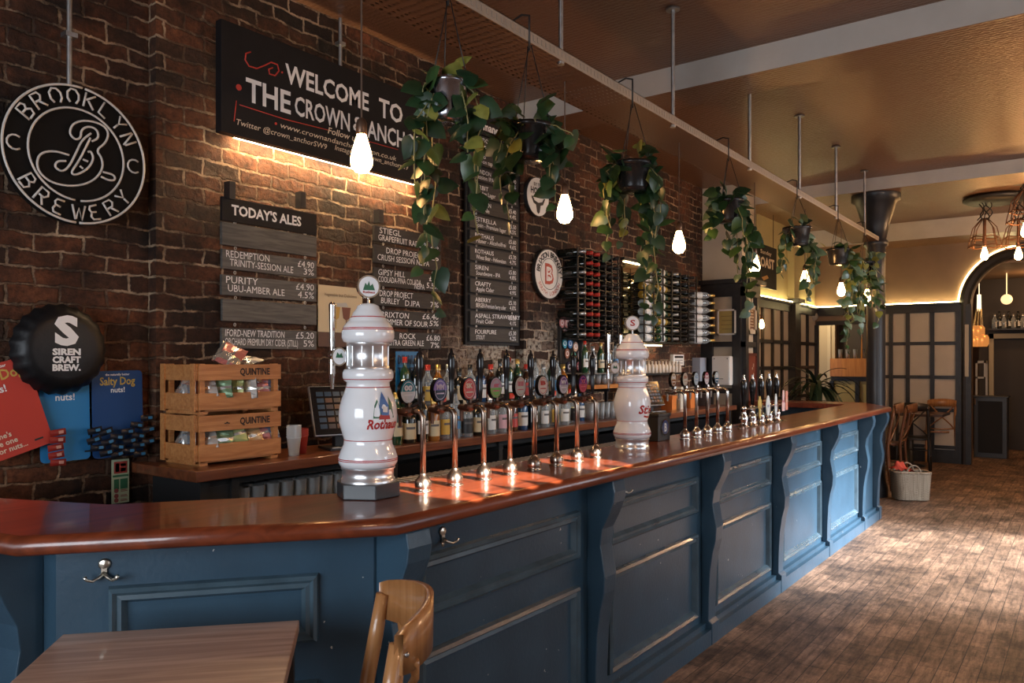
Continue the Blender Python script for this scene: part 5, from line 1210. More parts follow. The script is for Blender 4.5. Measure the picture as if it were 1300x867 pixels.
# riser shelf under those taps
# wine racks
RACK = mat('rack_black_steel', (.02, .02, .021), .4, .5)
def wine_bottle_mesh(gm, cap, label):
    t = bpy.data.objects.new('wine_bottle', None); col.objects.link(t)
    T = Matrix.Rotation(PI/2, 4, 'Y')      # neck points to +x
    m = MB(); m.lathe([(.001, 0), (.036, 0), (.0375, .004), (.0375, .19), (.033, .207), (.017, .235), (.0145, .25), (.0145, .297), (.001, .300)], 14, 0, T); m.build('glass', gm, t)
    m = MB(); m.lathe([(.0155, .245), (.016, .30), (.001, .302)], 12, 0, T); m.build('capsule', cap, t)
    if label:
        m = MB(); m.lathe([(.038, .05), (.038, .14)], 14, 0, T, True, False); m.build('label', label, t)
    return t
WB = {}
def wb(kd, loc, rz, lab, grp):
    K = {'r': (Gd, Cr, None), 'k': (Gd, Ck, None), 's': (Gd, Cs, None), 'w': (Gg, Cg, Lw), 'y': (Gc, Cg, Lw), 'o': (gcol('golden_wine', (.35, .22, .03)), Cg, Lw)}
    if kd not in WB: t = wine_bottle_mesh(*K[kd]); WB[kd] = t
    else: t = copy_tree(WB[kd])
    t.location = loc; t.rotation_euler = (0, 0, rz); tag(t, lab, 'wine bottle', grp)
def rack(xa, xb, ya, yb, cols_, lab, nm, X=-3.38):
    yA, yB = onX(xa, 380, X).y, onX(xb, 380, X).y; zt = zat((X, yA), ya); zb_ = zat((X, yA), yb)
    t = thing('wine_rack', lab, 'wine rack', (-3.6, (yA+yB)/2, zb_)); n = 9
    m = MB()
    for f in [0]+[(i+1)/len(cols_) for i in range(len(cols_))]:
        y = yA+(yB-yA)*f; m.span((-3.42, y-.008, zb_-.03), (-3.41, y+.008, zt+.03)); m.span((-3.68, y-.008, zb_-.03), (-3.67, y+.008, zt+.03))
        for i in range(n): z = zb_+(zt-zb_)*i/(n-1)-.045; m.span((-3.70, y-.006, z), (-3.40, y+.006, z+.008))
    for i in range(n): z = zb_+(zt-zb_)*i/(n-1)-.045; m.span((-3.42, yA, z), (-3.412, yB, z+.006)); m.span((-3.66, yA, z), (-3.652, yB, z+.006))
    m.build('rack_frame', RACK, t)
    return yA, yB, zt, zb_, n
colors = ['s', 'r', 'r', 'k', 'k', 'k']
yA, yB, zt, zb_, n = rack(738, 789, 318, 424, colors, 'black steel wine rack with red-capped bottles, left of the hanging plant', 'rack_a')
for i in range(n):
    for j, kd in enumerate(colors):
        if kd == 's' and i % 2: continue
        wb(kd, (-3.675, yA+(yB-yA)*(j+.5)/len(colors), zb_+(zt-zb_)*i/(n-1)), 0, {'r': 'red-capped wine bottle lying in the left wine rack', 'k': 'black-capped wine bottle lying in the left wine rack', 's': 'silver-capped wine bottle lying in the near column of the left wine rack'}[kd], 'wine bottles in the left rack')
c2 = ['w', 'w', 'k', 'k', 'k', 'y']
yA, yB, zt, zb_, n = rack(822, 888, 340, 428, c2, 'dark wooden wine rack with white-labelled bottles beside the cream pillar', 'rack_b')
for i in range(n):
    z = zb_+(zt-zb_)*i/(n-1)
    for f, kd in ((.02, 'o' if i in (5, 6) else 'y'), (.28, 'o' if i in (2, 6) else 'w')):
        wb(kd, (-3.46, yA+(yB-yA)*f+.0, z), PI/2, 'white-labelled wine bottle lying sideways in the right rack, %s' % ('near column' if f < .2 else 'second column'), 'side-on wine bottles in the right rack')
    for j in (3, 4, 5): wb('s' if j == 3 else 'k', (-3.675, yA+(yB-yA)*(j+.3)/6, z), 0, 'wine bottle lying neck-out in the right wine rack', 'neck-out wine bottles in the right rack')
    if i < 7: wb('y', (-3.52, yB+.06, z), .9, 'pale wine bottle lying askew at the far side of the right rack', 'askew wine bottles in the right rack')
# mirror between the racks
y0, y1 = onX(792, 400, -3.66).y, onX(822, 400, -3.66).y
t = thing('wall_mirror', 'mirror with a glowing strip between the two wine racks', 'mirror', (-3.69, (y0+y1)/2, 2)); za, zb2 = zat((-3.66, y0), 330), zat((-3.66, y0), 432)
m = MB(); m.span((-3.70, y0, zb2), (-3.67, y1+.15, za)); m.build('mirror_glass', mat('mirror', (.75, .72, .6), .03, 1.0), t)
m = MB(); m.span((-3.69, y0, za), (-3.655, y1+.15, za+.03)); m.span((-3.69, y0, zb2-.03), (-3.655, y1+.15, zb2)); m.build('mirror_frame', BLACK, t)
m = MB(); m.span((-3.66, y0+.02, zb2-.045), (-3.64, y1+.3, zb2-.035)); m.span((-3.66, y0+.02, za-.015), (-3.655, y1+.1, za-.005)); m.build('glow_strip', mat('shelf_glow', (1, .8, .5), .5, emit=(1, .72, .38), estr=18), t)
# thermostat, paper notice, dispenser
def wallthing(nm, lab, cat, x0, x1, y0, y1, X, d, mt, extra=None):
    t = thing(nm, lab, cat, onX((x0+x1)/2, (y0+y1)/2, X)); m = MB(); q = wbox(m, x0, x1, y0, y1, X, d); m.build('body', mt, t, bevel=.004); return t, q
t, q = wallthing('thermostat', 'small white thermostat box on the brick wall right of the Stiegl tower', 'thermostat', 855, 868.5, 450, 464, -3.66, .04, WHITE)
m = MB(); m.span((-3.66, q[0]+.03, q[2]+(q[3]-q[2])*.68), (-3.657, q[1]-.03, q[3]-.015)); m.build('display', GBLACK, t)
m = MB()
for i in range(3): m.span((-3.66, q[0]+.04, q[2]+.02+.03*i), (-3.658, q[1]-.04, q[2]+.035+.03*i))
m.build('buttons', mat('grey_plastic', (.35, .34, .32), .5), t)
t, q = wallthing('wall_notice', 'narrow pale blue panel standing against the brick wall beside the dispenser', 'notice', 889, 897, 454, 484, -3.60, .10, mat('pale_blue_panel', (.35, .38, .45), .4))
p0 = onY(906, 452, YPIL-.10); p1 = onY(929, 489, YPIL-.10)
t = thing('towel_dispenser', 'white wall dispenser box on the panelled pillar', 'dispenser', ((p0.x+p1.x)/2, YPIL-.05, p1.z))
m = MB(); m.span((p0.x, YPIL-.16, p1.z), (p1.x, YPIL-.055, p0.z)); m.build('dispenser_case', WHITE, t, bevel=.015)
m = MB(); m.span((p0.x+.05, YPIL-.163, p1.z+.07), (p1.x-.08, YPIL-.16, p1.z+.076))
for x in (p0.x+.03, p1.x-.03): disc(m, FW((x, YPIL-.16, p0.z-.03)), .006, .002, 10)
m.build('slot', GBLACK, t)
# ================================================================ bulbs on cords
BULBM = mat('glowing_filament_bulb', (1, .7, .4), .3, emit=(1.0, .50, .17), estr=60)
CORD = mat('brown_flex', (.10, .06, .04), .7); HOLD = mat('bronze_lampholder', (.12, .07, .045), .4, .6)
def edison(T, s=1.0):
    m = MB(); m.lathe([(.001, -.060*s), (.018*s, -.055*s), (.030*s, -.038*s), (.032*s, -.022*s), (.027*s, .005*s), (.018*s, .035*s), (.013*s, .052*s), (.013*s, .058*s)], 20, 0, T); return m
BY = [(459, 1.93), (717, 3.22), (862, 4.54), (958, 5.90), (1022, 7.2), (1068, 8.5), (1101, 9.45)]
wh = ['in front of the welcome sign', 'above the BRIXTON BREWERY sign', 'before the wine racks', 'beside the cream pillar', 'fifth along, below a dark hanging pot', 'sixth along the tray', 'farthest along the tray, amid leaves by the column']
for i, (x, Y) in enumerate(BY):
    X = -2.07; p = onY(x, 300, Y); X = p.x if abs(p.x+2.07) < .15 else -2.07
    zb = 2.29; t = thing('pendant_bulb', 'glowing teardrop filament bulb on cord '+wh[i], 'pendant light', (X, Y, zb), 0, 'filament bulbs hanging over the bar')
    T = Matrix.Translation((X, Y, zb)); sc_ = 1.25
    edison(T, sc_).build('bulb', BULBM, t)
    m = MB(); m.lathe([(.017, .065), (.020, .07), (.020, .105), (.014, .118), (.006, .125)], 18, 0, T); m.build('lampholder', HOLD, t)
    m = MB(); m.cyl((X, Y, zb+.12), (X, Y, TZ), .0035, None, 6); m.build('cord', CORD, t)
# ================================================================ hanging plants
def leaf_mesh(mb, T, s, mi):
    pts = [(0, 0), (.22, -.12), (.45, .05), (.48, .35), (.30, .72), (0, 1.08), (-.30, .72), (-.48, .35), (-.45, .05), (-.22, -.12)]
    vs = [(x*s, y*s, -.22*s*abs(x)+.10*s*math.sin(y*2.2)) for x, y in pts]+[(0, .35*s, .10*s), (0, .7*s, .10*s)]
    fs = [(0, 1, 10), (1, 2, 10), (2, 3, 10), (3, 4, 11, 10), (4, 5, 11), (5, 6, 11), (6, 7, 10, 11), (7, 8, 10), (8, 9, 10), (9, 0, 10)]
    mb.add(vs, fs, mi, True, T)
def leafm(n, c, r=.38):
    m = mat(n, c, r, noise=.25, nscale=25); return m
LFD = leafm('deep_green_leaf', (.014, .040, .015)); LFM = leafm('mid_green_leaf', (.028, .066, .019)); LFY = leafm('lime_leaf', (.20, .20, .04)); LFG = leafm('grey_green_leaf', (.09, .14, .08))
VINE = mat('pale_vine', (.22, .20, .08), .5); POTD = mat('black_pot', (.014, .014, .015), .25); POTS = mat('polished_tin_pot', (.45, .45, .50), .22, 1.0)
def plant(px, X, zp, potm, lab, ends, ls, mats, dens=.05, bushy=14, pr=.085, mixw=(5, 3, 1), seed=1, twin=True):
    rnd = random.Random(seed); p = onX(px, 300, X); X, Y = p.x, p.y
    t = thing('hanging_plant', lab, 'hanging plant', (X, Y, zp), 0, 'trailing plants hung from the metal tray')
    T = Matrix.Translation((X, Y, zp)); m = MB(); m.lathe([(.001, -.07), (pr*.72, -.07), (pr*.78, -.05), (pr*.95, .055), (pr*1.06, .058), (pr*1.06, .075), (pr*.9, .072), (pr*.85, .05), (.001, .045)], 28, 0, T, True, False); m.build('pot', potm, t)
    m = MB(); hz = TZ+.055
    for a in (0.4, 2.5, 4.6): m.tube([(X+pr*math.cos(a), Y+pr*math.sin(a), zp+.065), (X+.01*math.cos(a), Y, hz-.12)], .0022, 5)
    m.tube([(X, Y, hz-.14), (X+.0, Y, hz-.03), (X+.0, Y, hz+.005), ((X-1.935)/2, Y, hz+.018), (-1.945, Y, hz+.005), (-1.945, Y, hz-.04)], .0045, 6); m.build('hanger', BLACK, t)
    m = MB(); L = MB()
    def add_leaf(p_, dirv, s):
        k = rnd.choices(range(len(mats)), mixw[:len(mats)])[0]
        d = Vector(dirv).normalized(); nrm = Vector((rnd.uniform(-.2, 1), rnd.uniform(-1, .2), rnd.uniform(-.1, .8))).normalized()
        xx = d.cross(nrm)
        if xx.length < .05: xx = Vector((1, 0, 0))
        xx.normalize(); nn = xx.cross(d).normalized()
        M = Matrix(((xx.x, d.x, nn.x, p_[0]), (xx.y, d.y, nn.y, p_[1]), (xx.z, d.z, nn.z, p_[2]), (0, 0, 0, 1)))
        leaf_mesh(L, M, s*rnd.uniform(.7, 1.15), k)
    zc0 = -X*SN+Y*CS
    for ex, ey in ends:
        xc = (ex-650)/FPX*zc0; zz = H+(HOR-ey)/FPX*zc0
        off = xc-(X*CS+Y*SN); dd = rnd.uniform(-.10, .10)
        E_ = Vector((X+off*CS-dd*SN, Y+off*SN+dd*CS, zz))
        a = Vector((X, Y, zp+.06)); w = Vector((E_.x-X, E_.y-Y, 0)); n = max(6, int((zp-zz+.2)/dens)); pts = []
        if w.length > .001 and w.length < pr*1.3: w = w.normalized()*pr*1.3
        for i in range(n+1):
            f = i/n; rr = min(1, (f*n*dens/(.12+w.length*1.2)))
            q = a+w*(rr**.7); z = zp+.09+.05*math.sin(min(1, f*4)*PI)*0+(zz-zp-.09)*(max(0, f-.08)/.92)**1.05
            q = Vector((q.x+rnd.uniform(-.012, .012), q.y+rnd.uniform(-.012, .012), z)); pts.append(q)
        m.tube(pts, .0028, 5)
        for i in range(1, n+1):
            dv = Vector((rnd.uniform(-1, 1), rnd.uniform(-1, 1), rnd.uniform(-1.9, -.3)))
            add_leaf(pts[i]+dv.normalized()*.012, dv, ls*(1.0 if i < n*.85 else .7))
            if rnd.random() < .5 and i < n*.6: dv = Vector((rnd.uniform(-1, 1), rnd.uniform(-1, 1), rnd.uniform(-1, .3))); add_leaf(pts[i]+dv.normalized()*.012, dv, ls)
    for i in range(bushy):
        a_ = rnd.uniform(0, 2*PI); r_ = pr*rnd.uniform(.4, 1.3); q = (X+r_*math.cos(a_), Y+r_*math.sin(a_), zp+rnd.uniform(.05, .16)); add_leaf(q, (math.cos(a_), math.sin(a_), rnd.uniform(-.6, .6)), ls)
    m.build('vine', VINE, t); L.build('leaves', mats, t)
G1 = [LFD, LFM, LFY]; G2_ = [LFM, LFG, LFD]
plant(569, -1.86, 2.475, POTS, 'trailing plant in a shiny tin pot, right of the welcome sign', [(537, 150), (532, 235), (546, 300), (556, 340), (556, 392), (592, 200), (603, 250), (590, 295), (610, 175)], .076, G1, .078, 7, .075, (6, 2, 1), 3)
plant(672, -1.86, 2.44, POTD, 'dark bushy plant in front of the Permanent menu board', [(640, 240), (630, 200), (655, 225), (650, 275), (690, 230), (705, 260), (716, 200), (722, 180), (698, 215), (640, 175), (665, 210)], .080, G1, .068, 20, .09, (8, 3, .5), 5)
plant(803, -1.86, 2.47, POTD, 'large leafy plant hanging above the Stiegl tower', [(765, 255), (776, 290), (788, 320), (800, 300), (812, 340), (818, 375), (822, 400), (830, 310), (838, 270), (770, 225), (836, 240), (795, 270), (819, 398), (782, 245)], .078, G1, .068, 15, .095, (7, 3, .7), 8)
plant(925, -1.86, 2.50, POTD, 'grey-green plant hanging in front of the cream pillar', [(903, 290), (912, 300), (935, 300), (945, 330), (952, 370), (940, 345), (955, 320), (958, 300), (928, 310), (898, 275), (950, 395)], .085, G2_, .06, 26, .09, (5, 3, 3), 11)
plant(1012, -1.86, 2.525, POTD, 'plant in a round black pot, fifth from the viewer', [(1000, 335), (1010, 345), (1025, 345), (1036, 330), (1040, 355), (1030, 320), (997, 315), (1024, 385), (1032, 360)], .08, G2_, .065, 12, .105, (5, 4, 2), 13)
plant(1064, -1.86, 2.50, POTD, 'plant with yellowing leaves in the black pot nearest before the column', [(1085, 330), (1090, 350), (1100, 380), (1095, 400), (1078, 360), (1108, 345), (1086, 405), (1100, 335)], .08, [LFM, LFG, LFY], .06, 6, .10, (4, 3, 2), 17)
plant(1098, -1.86, 2.49, POTD, 'thick plant with browning leaves against the dark iron column', [(1080, 370), (1087, 400), (1092, 425), (1105, 375), (1112, 390), (1118, 360), (1075, 350), (1110, 410), (1098, 385), (1074, 420), (1072, 445)], .085, [LFM, LFG, LFY], .06, 24, .10, (4, 3, 2), 19)
# ================================================================ furniture
CHW = wood('bentwood_oak', (.30, .125, .040), (.46, .22, .085), .32, .35, 'Z', 1.0, 18, .05)
CHD = wood('dark_bentwood', (.12, .045, .018), (.22, .09, .035), .35, .3, 'Z', 1.0, 18, .05)
def chair(wm_, loc, rz, lab, grp=None, s=1.0):
    """cross-back bentwood chair; the sitter faces local +y"""
    t = thing('dining_chair', lab, 'chair', loc, rz, grp); t.scale = (s, s, s); T = t.matrix_basis.copy()
    def B(m, nm, **k): m.v = [T @ v for v in m.v]; return m.build(nm, wm_, t, **k)
    m = MB(); n = 28; pts = []
    for i in range(n):
        a = 2*PI*i/n; pts.append((.205*math.copysign(abs(math.cos(a))**.7, math.cos(a)), .20*math.copysign(abs(math.sin(a))**.7, math.sin(a))))
    m.prism(pts, .435, .46, 0, True); B(m, 'seat', bevel=.005)
    for sx_ in (-1, 1):
        m = MB(); m.tube([(sx_*.20, -.235, 0), (sx_*.19, -.205, .25), (sx_*.185, -.195, .45), (sx_*.182, -.215, .62), (sx_*.178, -.245, .78), (sx_*.172, -.262, .885)], .0155, 12, 0, False, [.014, .016, .0175, .018, .018, .016]); B(m, 'back_leg')
        m = MB(); m.tube([(sx_*.175, .165, .44), (sx_*.19, .19, .2), (sx_*.195, .20, 0)], .016, 10, 0, False, [.018, .016, .013]); B(m, 'front_leg')
    # curved crest rail
    m = MB(); k = 18; vs = []
    for i in range(k+1):
        f = -1+2*i/k; x = f*.188; y = -.262-.085*(1-f*f)+.0; hh = .040+.016*(1-f*f)**.5
        for yy, zz in ((.009, -hh), (-.009, -hh), (-.011, hh), (.007, hh)): vs.append((x, y+yy, .868+zz+.014*(1-f*f)))
    m.add(vs, [(i*4+a, i*4+(a+1) % 4, (i+1)*4+(a+1) % 4, (i+1)*4+a) for i in range(k) for a in range(4)]+[(0, 1, 2, 3), (k*4+3, k*4+2, k*4+1, k*4)], 0, True); B(m, 'crest_rail')
    for sx_ in (-1, 1):
        m = MB(); P_ = [(sx_*.17, -.20, .50), (sx_*.12, -.235, .56), (0, -.275, .67), (-sx_*.11, -.305, .79), (-sx_*.15, -.30, .84)]
        P_ = [tuple(q) for q in P_]; m.tube(P_, .008, 8, 0, False, [.009, .009, .010, .009, .009]); B(m, 'cross_slat')
    m = MB(); m.tube([(-.185, -.20, .50), (0, -.225, .49), (.185, -.20, .50)], .010, 8); B(m, 'back_rail')
    for z, a, c in ((.22, -.19, .19),):
        for sx_ in (-1, 1): m = MB(); m.tube([(sx_*.19, -.205, z), (sx_*.19, .19, z-.02)], .009, 8); B(m, 'stretcher')
        m = MB(); m.tube([(-.19, .19, z+.05), (.19, .19, z+.05)], .009, 8); B(m, 'stretcher')
    m = MB()
    for sx_ in (-1, 1): m.ball((sx_*.178, -.28, .865), .006, 8)
    o = B(m, 'rail_bolts'); o.data.materials[0] = STEEL
    return t
# near chair: stile tops computed from the photograph
PRt, PLt = Vector((-1.175, 1.181)), Vector((-1.456, 1.411)); mid = (PRt+PLt)/2; fd = Vector((-.635, -.772)).normalized(); s = 1.07
rz = math.atan2(fd.y, fd.x)-PI/2; org = mid+fd*.262*s
chair(CHW, (org.x, org.y, 0), rz, 'honey brown bentwood cross-back chair in the foreground beside the small table', None, s)
# near table
Pa = Vector(onZ(380, 787, .86)[:2]); Pb = Vector(onZ(80, 805, .86)[:2]); dx_ = (Pa-Pb).normalized(); dn = Vector((dx_.y, -dx_.x)); w = (Pa-Pb).length
TBL = wood('sky_lit_oak_table', (.33, .21, .155), (.58, .41, .32), .36, .2, 'X', 1.0, 16, .06)  # oak lightened: reflected sky light is put into the colour
c_ = (Pa+Pb)/2+dn*.35; rzt = math.atan2(dx_.y, dx_.x)
t = thing('pub_table', 'small square wooden table with a pale top in front of the bar', 'table', (c_.x, c_.y, 0), rzt); T = t.matrix_basis
m = MB(); m.M = T; m.box((0, 0, .845), (w, .70, .03)); m.build('table_top', TBL, t, bevel=.003)
m = MB(); m.M = T; m.box((0, .31, .80), (w-.10, .02, .06)); m.box((0, -.31, .80), (w-.10, .02, .06)); m.box((-w/2+.04, 0, .80), (.02, .60, .06)); m.build('apron', BLACK, t)
for sx_ in (-1, 1):
    for sy_ in (-1, 1): m = MB(); m.M = T; m.box((sx_*(w/2-.03), sy_*.315, .415), (.04, .04, .83)); m.build('leg', BLACK, t, bevel=.003)
# chairs and tables at the far end
chair(CHD, (-2.20, 10.34, 0), math.radians(100), 'reddish brown bentwood chair behind the basket at the bar end', None, 1.12)
chair(CHD, (-2.16, 11.1, 0), math.radians(92), 'dark bentwood chair between the basket and the far table', None, 1.08)
q = onZ(1196, 585, 0); chair(CHW, (q.x-.05, q.y-.1, 0), math.radians(20), 'brown cross-back chair against the far panelled wall', None, 1.05)
q = onZ(1165, 592, 0)
for k, (dx2, dy2, lb) in enumerate(((-.1, .0, 'dark square table in front of the far panelled wall'),)):
    t = thing('pub_table', lb, 'table', (q.x+dx2, q.y+dy2, 0)); T = t.matrix_basis
    m = MB(); m.M = T; m.box((0, 0, .775), (.95, .75, .035)); m.build('table_top', wood('dark_table_top', (.05, .025, .015), (.09, .045, .025), .35, .3, 'X'), t, bevel=.003)
    m = MB(); m.M = T; m.lathe([(.2, 0), (.2, .02), (.05, .05), (.04, .7), (.12, .757)], 20); m.build('pedestal', BLACK, t)
t = chair(mat('black_chair', (.012, .011, .011), .4), (q.x+.05, q.y-.62, 0), 0.1, 'black chair pulled up to the far dark table', None, 1.05)
# basket with red cloth
bc = onZ(1153, 636, 0); bc = Vector((bc.x, bc.y+.12, 0)); WK = wood('grey_wicker', (.22, .17, .12), (.46, .39, .30), .75, 0, 'Z', 1, 30, .2)
t = thing('wicker_basket', 'pale wicker basket with a looped handle on the floor at the bar end', 'basket', bc, .45); T = t.matrix_basis
m = MB(); m.M = T; W_, D_, Hh = .17, .12, .30
def rect(f, wob): 
    out = []
    n = 48
    for i in range(n):
        a = 2*PI*i/n; c, s_ = math.cos(a), math.sin(a); x = (W_+.02*f)*math.copysign(abs(c)**.45, c); y = (D_+.015*f)*math.copysign(abs(s_)**.45, s_); k = 1+wob*(.055 if i % 4 < 2 else -.055); out.append((x*k, y*k))
    return out
rows = []
for j in range(25): rows.append([(x, y, .01+Hh*j/24) for x, y in rect(j/24, 1 if j % 2 else -1)])
vs = [p for r in rows for p in r]; m.add(vs, [(j*48+i, j*48+(i+1) % 48, (j+1)*48+(i+1) % 48, (j+1)*48+i) for j in range(24) for i in range(48)], 0, True)
m.add([(x, y, .01) for x, y in rect(0, 0)], [list(range(48))[::-1]]); m.build('woven_body', WK, t)
m = MB(); m.M = T; m.tube([(x, y, Hh+.012) for x, y in rect(1.1, 0)], .012, 8, 0, True); 
for y in (-D_-.01, D_+.01): m.tube([(.07*math.cos(a), y, Hh+.01+.085*math.sin(a)) for a in [PI*i/12 for i in range(13)]], .008, 8)
m.build('rim_and_handles', WK, t)
m = MB(); m.M = T
nx = 12; vs = []
for i in range(nx+1):
    for j in range(nx+1):
        u, v = i/nx-.5, j/nx-.5; vs.append((-.09+u*.19+.02*math.sin(v*9), v*.18, Hh+.03+.10*math.exp(-((u+.12)**2+v*v)*9)+.016*math.sin(u*17+v*8)))
m.add(vs, [(i*(nx+1)+j, (i+1)*(nx+1)+j, (i+1)*(nx+1)+j+1, i*(nx+1)+j+1) for i in range(nx) for j in range(nx)], 0, True)
m.v = [v for v in m.v]
o = m.build('red_cloth', mat('red_cloth', (.50, .06, .035), .8)); tag(o, 'red folded cloth bulging out of the wicker basket', 'cloth')
# ================================================================ on the pillar and side wall
def framed(nm, lab, cat, F, w, h, fm, pm, bw=.02):
    t = thing(nm, lab, cat, F.translation); m = MB()
    m.box((0, h/2-bw/2, .01), (w, bw, .02), 0, F); m.box((0, -h/2+bw/2, .01), (w, bw, .02), 0, F); m.box((-w/2+bw/2, 0, .01), (bw, h, .02), 0, F); m.box((w/2-bw/2, 0, .01), (bw, h, .02), 0, F); m.build('frame', fm, t)
    m = MB(); m.box((0, 0, .006), (w-bw, h-bw, .004), 0, F); m.build('picture', pm, t); return t
a, c = onY(910, 393, YPIL-.06), onY(934, 425, YPIL-.06)
F = FW(((a.x+c.x)/2, YPIL-.035, (a.z+c.z)/2)); GOLDP = mat('gold_paper', (.42, .32, .10), .5, noise=.1)
t = framed('framed_certificate', 'white framed gold certificate on the front of the cream pillar panelling', 'picture', F, c.x-a.x, a.z-c.z, WHITE, GOLDP)
m = MB()
for i in range(5): m.box((0, .07-.05*i, .0085), (.14-.02*(i % 2), .006, .001), 0, F)
m.build('print_lines', mat('print_brown', (.2, .13, .05), .6), t)
a, c = onX(944, 386, PX+.04), onX(957, 424, PX+.04)
F = LW((PX+.028, YPIL+PD/2, (a.z+c.z)/2)); t = framed('menu_poster', 'brown printed poster in a cream frame on the side of the pillar', 'picture', F, PD*.62, a.z-c.z, CREAM, mat('brown_poster', (.16, .07, .03), .5), .05)
m = MB()
for i in range(8): m.box((0, .10-.035*i, .0085), (.07+.03*(i % 3), .008, .001), 0, F)
m.build('print_lines', CHALKC, t)
F = LW((PX+.028, YPIL+PD/2, 1.24)); t = framed('red_display_board', 'tall dark red board with white spots on the lower side of the pillar', 'display board', F, PD*.7, .80, mat('red_board_frame', (.10, .02, .012), .35), mat('red_board', (.17, .035, .018), .4), .03)
m = MB(); rn = random.Random(4)
for i in range(14): disc(m, F @ Matrix.Translation((rn.uniform(-.06, .06), rn.uniform(-.1, .34), .009)), rn.uniform(.006, .018), .002, 10)
m.build('white_spots', mat('board_spots', (.5, .38, .3), .5), t)
# ROAST board
XR_ = -3.55; a = onX(958, 308, XR_); c = onX(986, 308, XR_); zt, zb_ = zat(a, 306), zat(a, 362)
t = thing('roast_board', 'hanging black chalkboard reading ROAST beyond the cream pillar', 'menu board', (XR_, (a.y+c.y)/2, zb_)); m = MB(); m.span((XR_-.03, a.y, zb_), (XR_, c.y, zt)); m.build('board', BOARD, t, bevel=.004)
M = LW((XR_, a.y, zb_)); w = c.y-a.y; h = zt-zb_; m = MB(); text(m, 'ROAST', M, w*.12, h*.48, w*.76, h*.22, bold=.04); text(m, 'Sunday', M, w*.25, h*.78, w*.5, h*.09, bold=.02); m.build('lettering', CHALKC, t)
m = MB(); m.prism([(w*.3, h*.22), (w*.55, h*.30), (w*.62, h*.24), (w*.4, h*.16)], 0, .001, 0, False, M); m.build('painted_bird', mat('board_ochre', (.5, .28, .08), .5), t)
m = MB(); m.cyl((XR_-.015, a.y+.1, zt), (XR_-.015, a.y+.1, CZ), .004, None, 6); m.cyl((XR_-.015, c.y-.1, zt), (XR_-.015, c.y-.1, CZ), .004, None, 6); m.build('hanging_rod', BLACK, t)
# wall light
p = onX(967, 411, -3.58); t = thing('wall_light', 'bare glowing bulb wall light on a wooden backplate past the pillar', 'wall light', (XW, p.y, p.z))
m = MB(); m.span((XW, p.y-.06, p.z-.12), (XW+.03, p.y+.06, p.z+.16)); m.build('backplate', SH, t); edison(Matrix.Translation((-3.58, p.y, p.z)), 1.1).build('bulb', BULBM, t)
m = MB(); m.tube([(XW+.02, p.y, p.z+.10), (-3.60, p.y, p.z+.12), (-3.58, p.y, p.z+.07)], .008, 8); m.lathe([(.02, .055), (.02, .09), (.01, .10)], 14, 0, Matrix.Translation((-3.58, p.y, p.z))); m.build('lamp_arm', HOLD, t)
p = onY(1033, 402, YF-.06); m = MB(); m.ball((p.x+.02, YF-.12, p.z), .07, 18); m.cyl((p.x+.02, YF-.12, p.z), (p.x+.02, YF, p.z), .02); tag(m.build('alarm_bell', mat('bell_grey', (.35, .33, .3), .4)), 'small grey round bell in the corner above the doorway', 'bell')
# palm
pp = onY(1036, 480, 10.6); t = thing('potted_palm', 'tall potted palm with long arching leaves behind the far end of the bar', 'plant', (pp.x, pp.y, 0)); T = Matrix.Translation((pp.x, pp.y, 0))
m = MB(); m.lathe([(.001, 0), (.15, 0), (.16, .02), (.20, .36), (.21, .36), (.21, .40), (.19, .40), (.18, .34), (.001, .33)], 24, 0, T); m.build('pot', POTD, t)
m = MB(); m.tube([(pp.x, pp.y, .3), (pp.x+.02, pp.y, .7), (pp.x, pp.y+.01, 1.2)], .022, 10); m.tube([(pp.x+.03, pp.y, .3), (pp.x+.10, pp.y+.05, .6), (pp.x+.12, pp.y, .85)], .016, 10); m.build('trunk', mat('palm_trunk', (.06, .045, .03), .7), t)
rn = random.Random(9); m = MB()
for bx, bz, n, Ls in ((0, 1.22, 36, .62), (.12, .88, 26, .5), (-.05, 1.0, 14, .5)):
    for i in range(n):
        a = rn.uniform(0, 2*PI); el = rn.uniform(-.1, 1.25); L_ = Ls*rn.uniform(.75, 1.15); wv = .030; k = 8; vs = []; px_, pz_ = 0, 0; el_ = el
        for j in range(k+1):
            f = j/k; ww = wv*math.sin(PI*(.12+.86*f))**.7; x = px_*math.cos(a); y = px_*math.sin(a); sx_, sy_ = -math.sin(a)*ww, math.cos(a)*ww
            vs += [(pp.x+bx+x-sx_, pp.y+y-sy_, bz+pz_), (pp.x+bx+x, pp.y+y, bz+pz_-.006), (pp.x+bx+x+sx_, pp.y+y+sy_, bz+pz_)]
            px_ += math.cos(el_)*L_/k; pz_ += math.sin(el_)*L_/k; el_ -= .20
        m.add(vs, [(3*j+q, 3*j+q+1, 3*j+q+4, 3*j+q+3) for j in range(k) for q in (0, 1)], 0, True)
m.build('fronds', leafm('palm_leaf', (.012, .030, .016)), t)
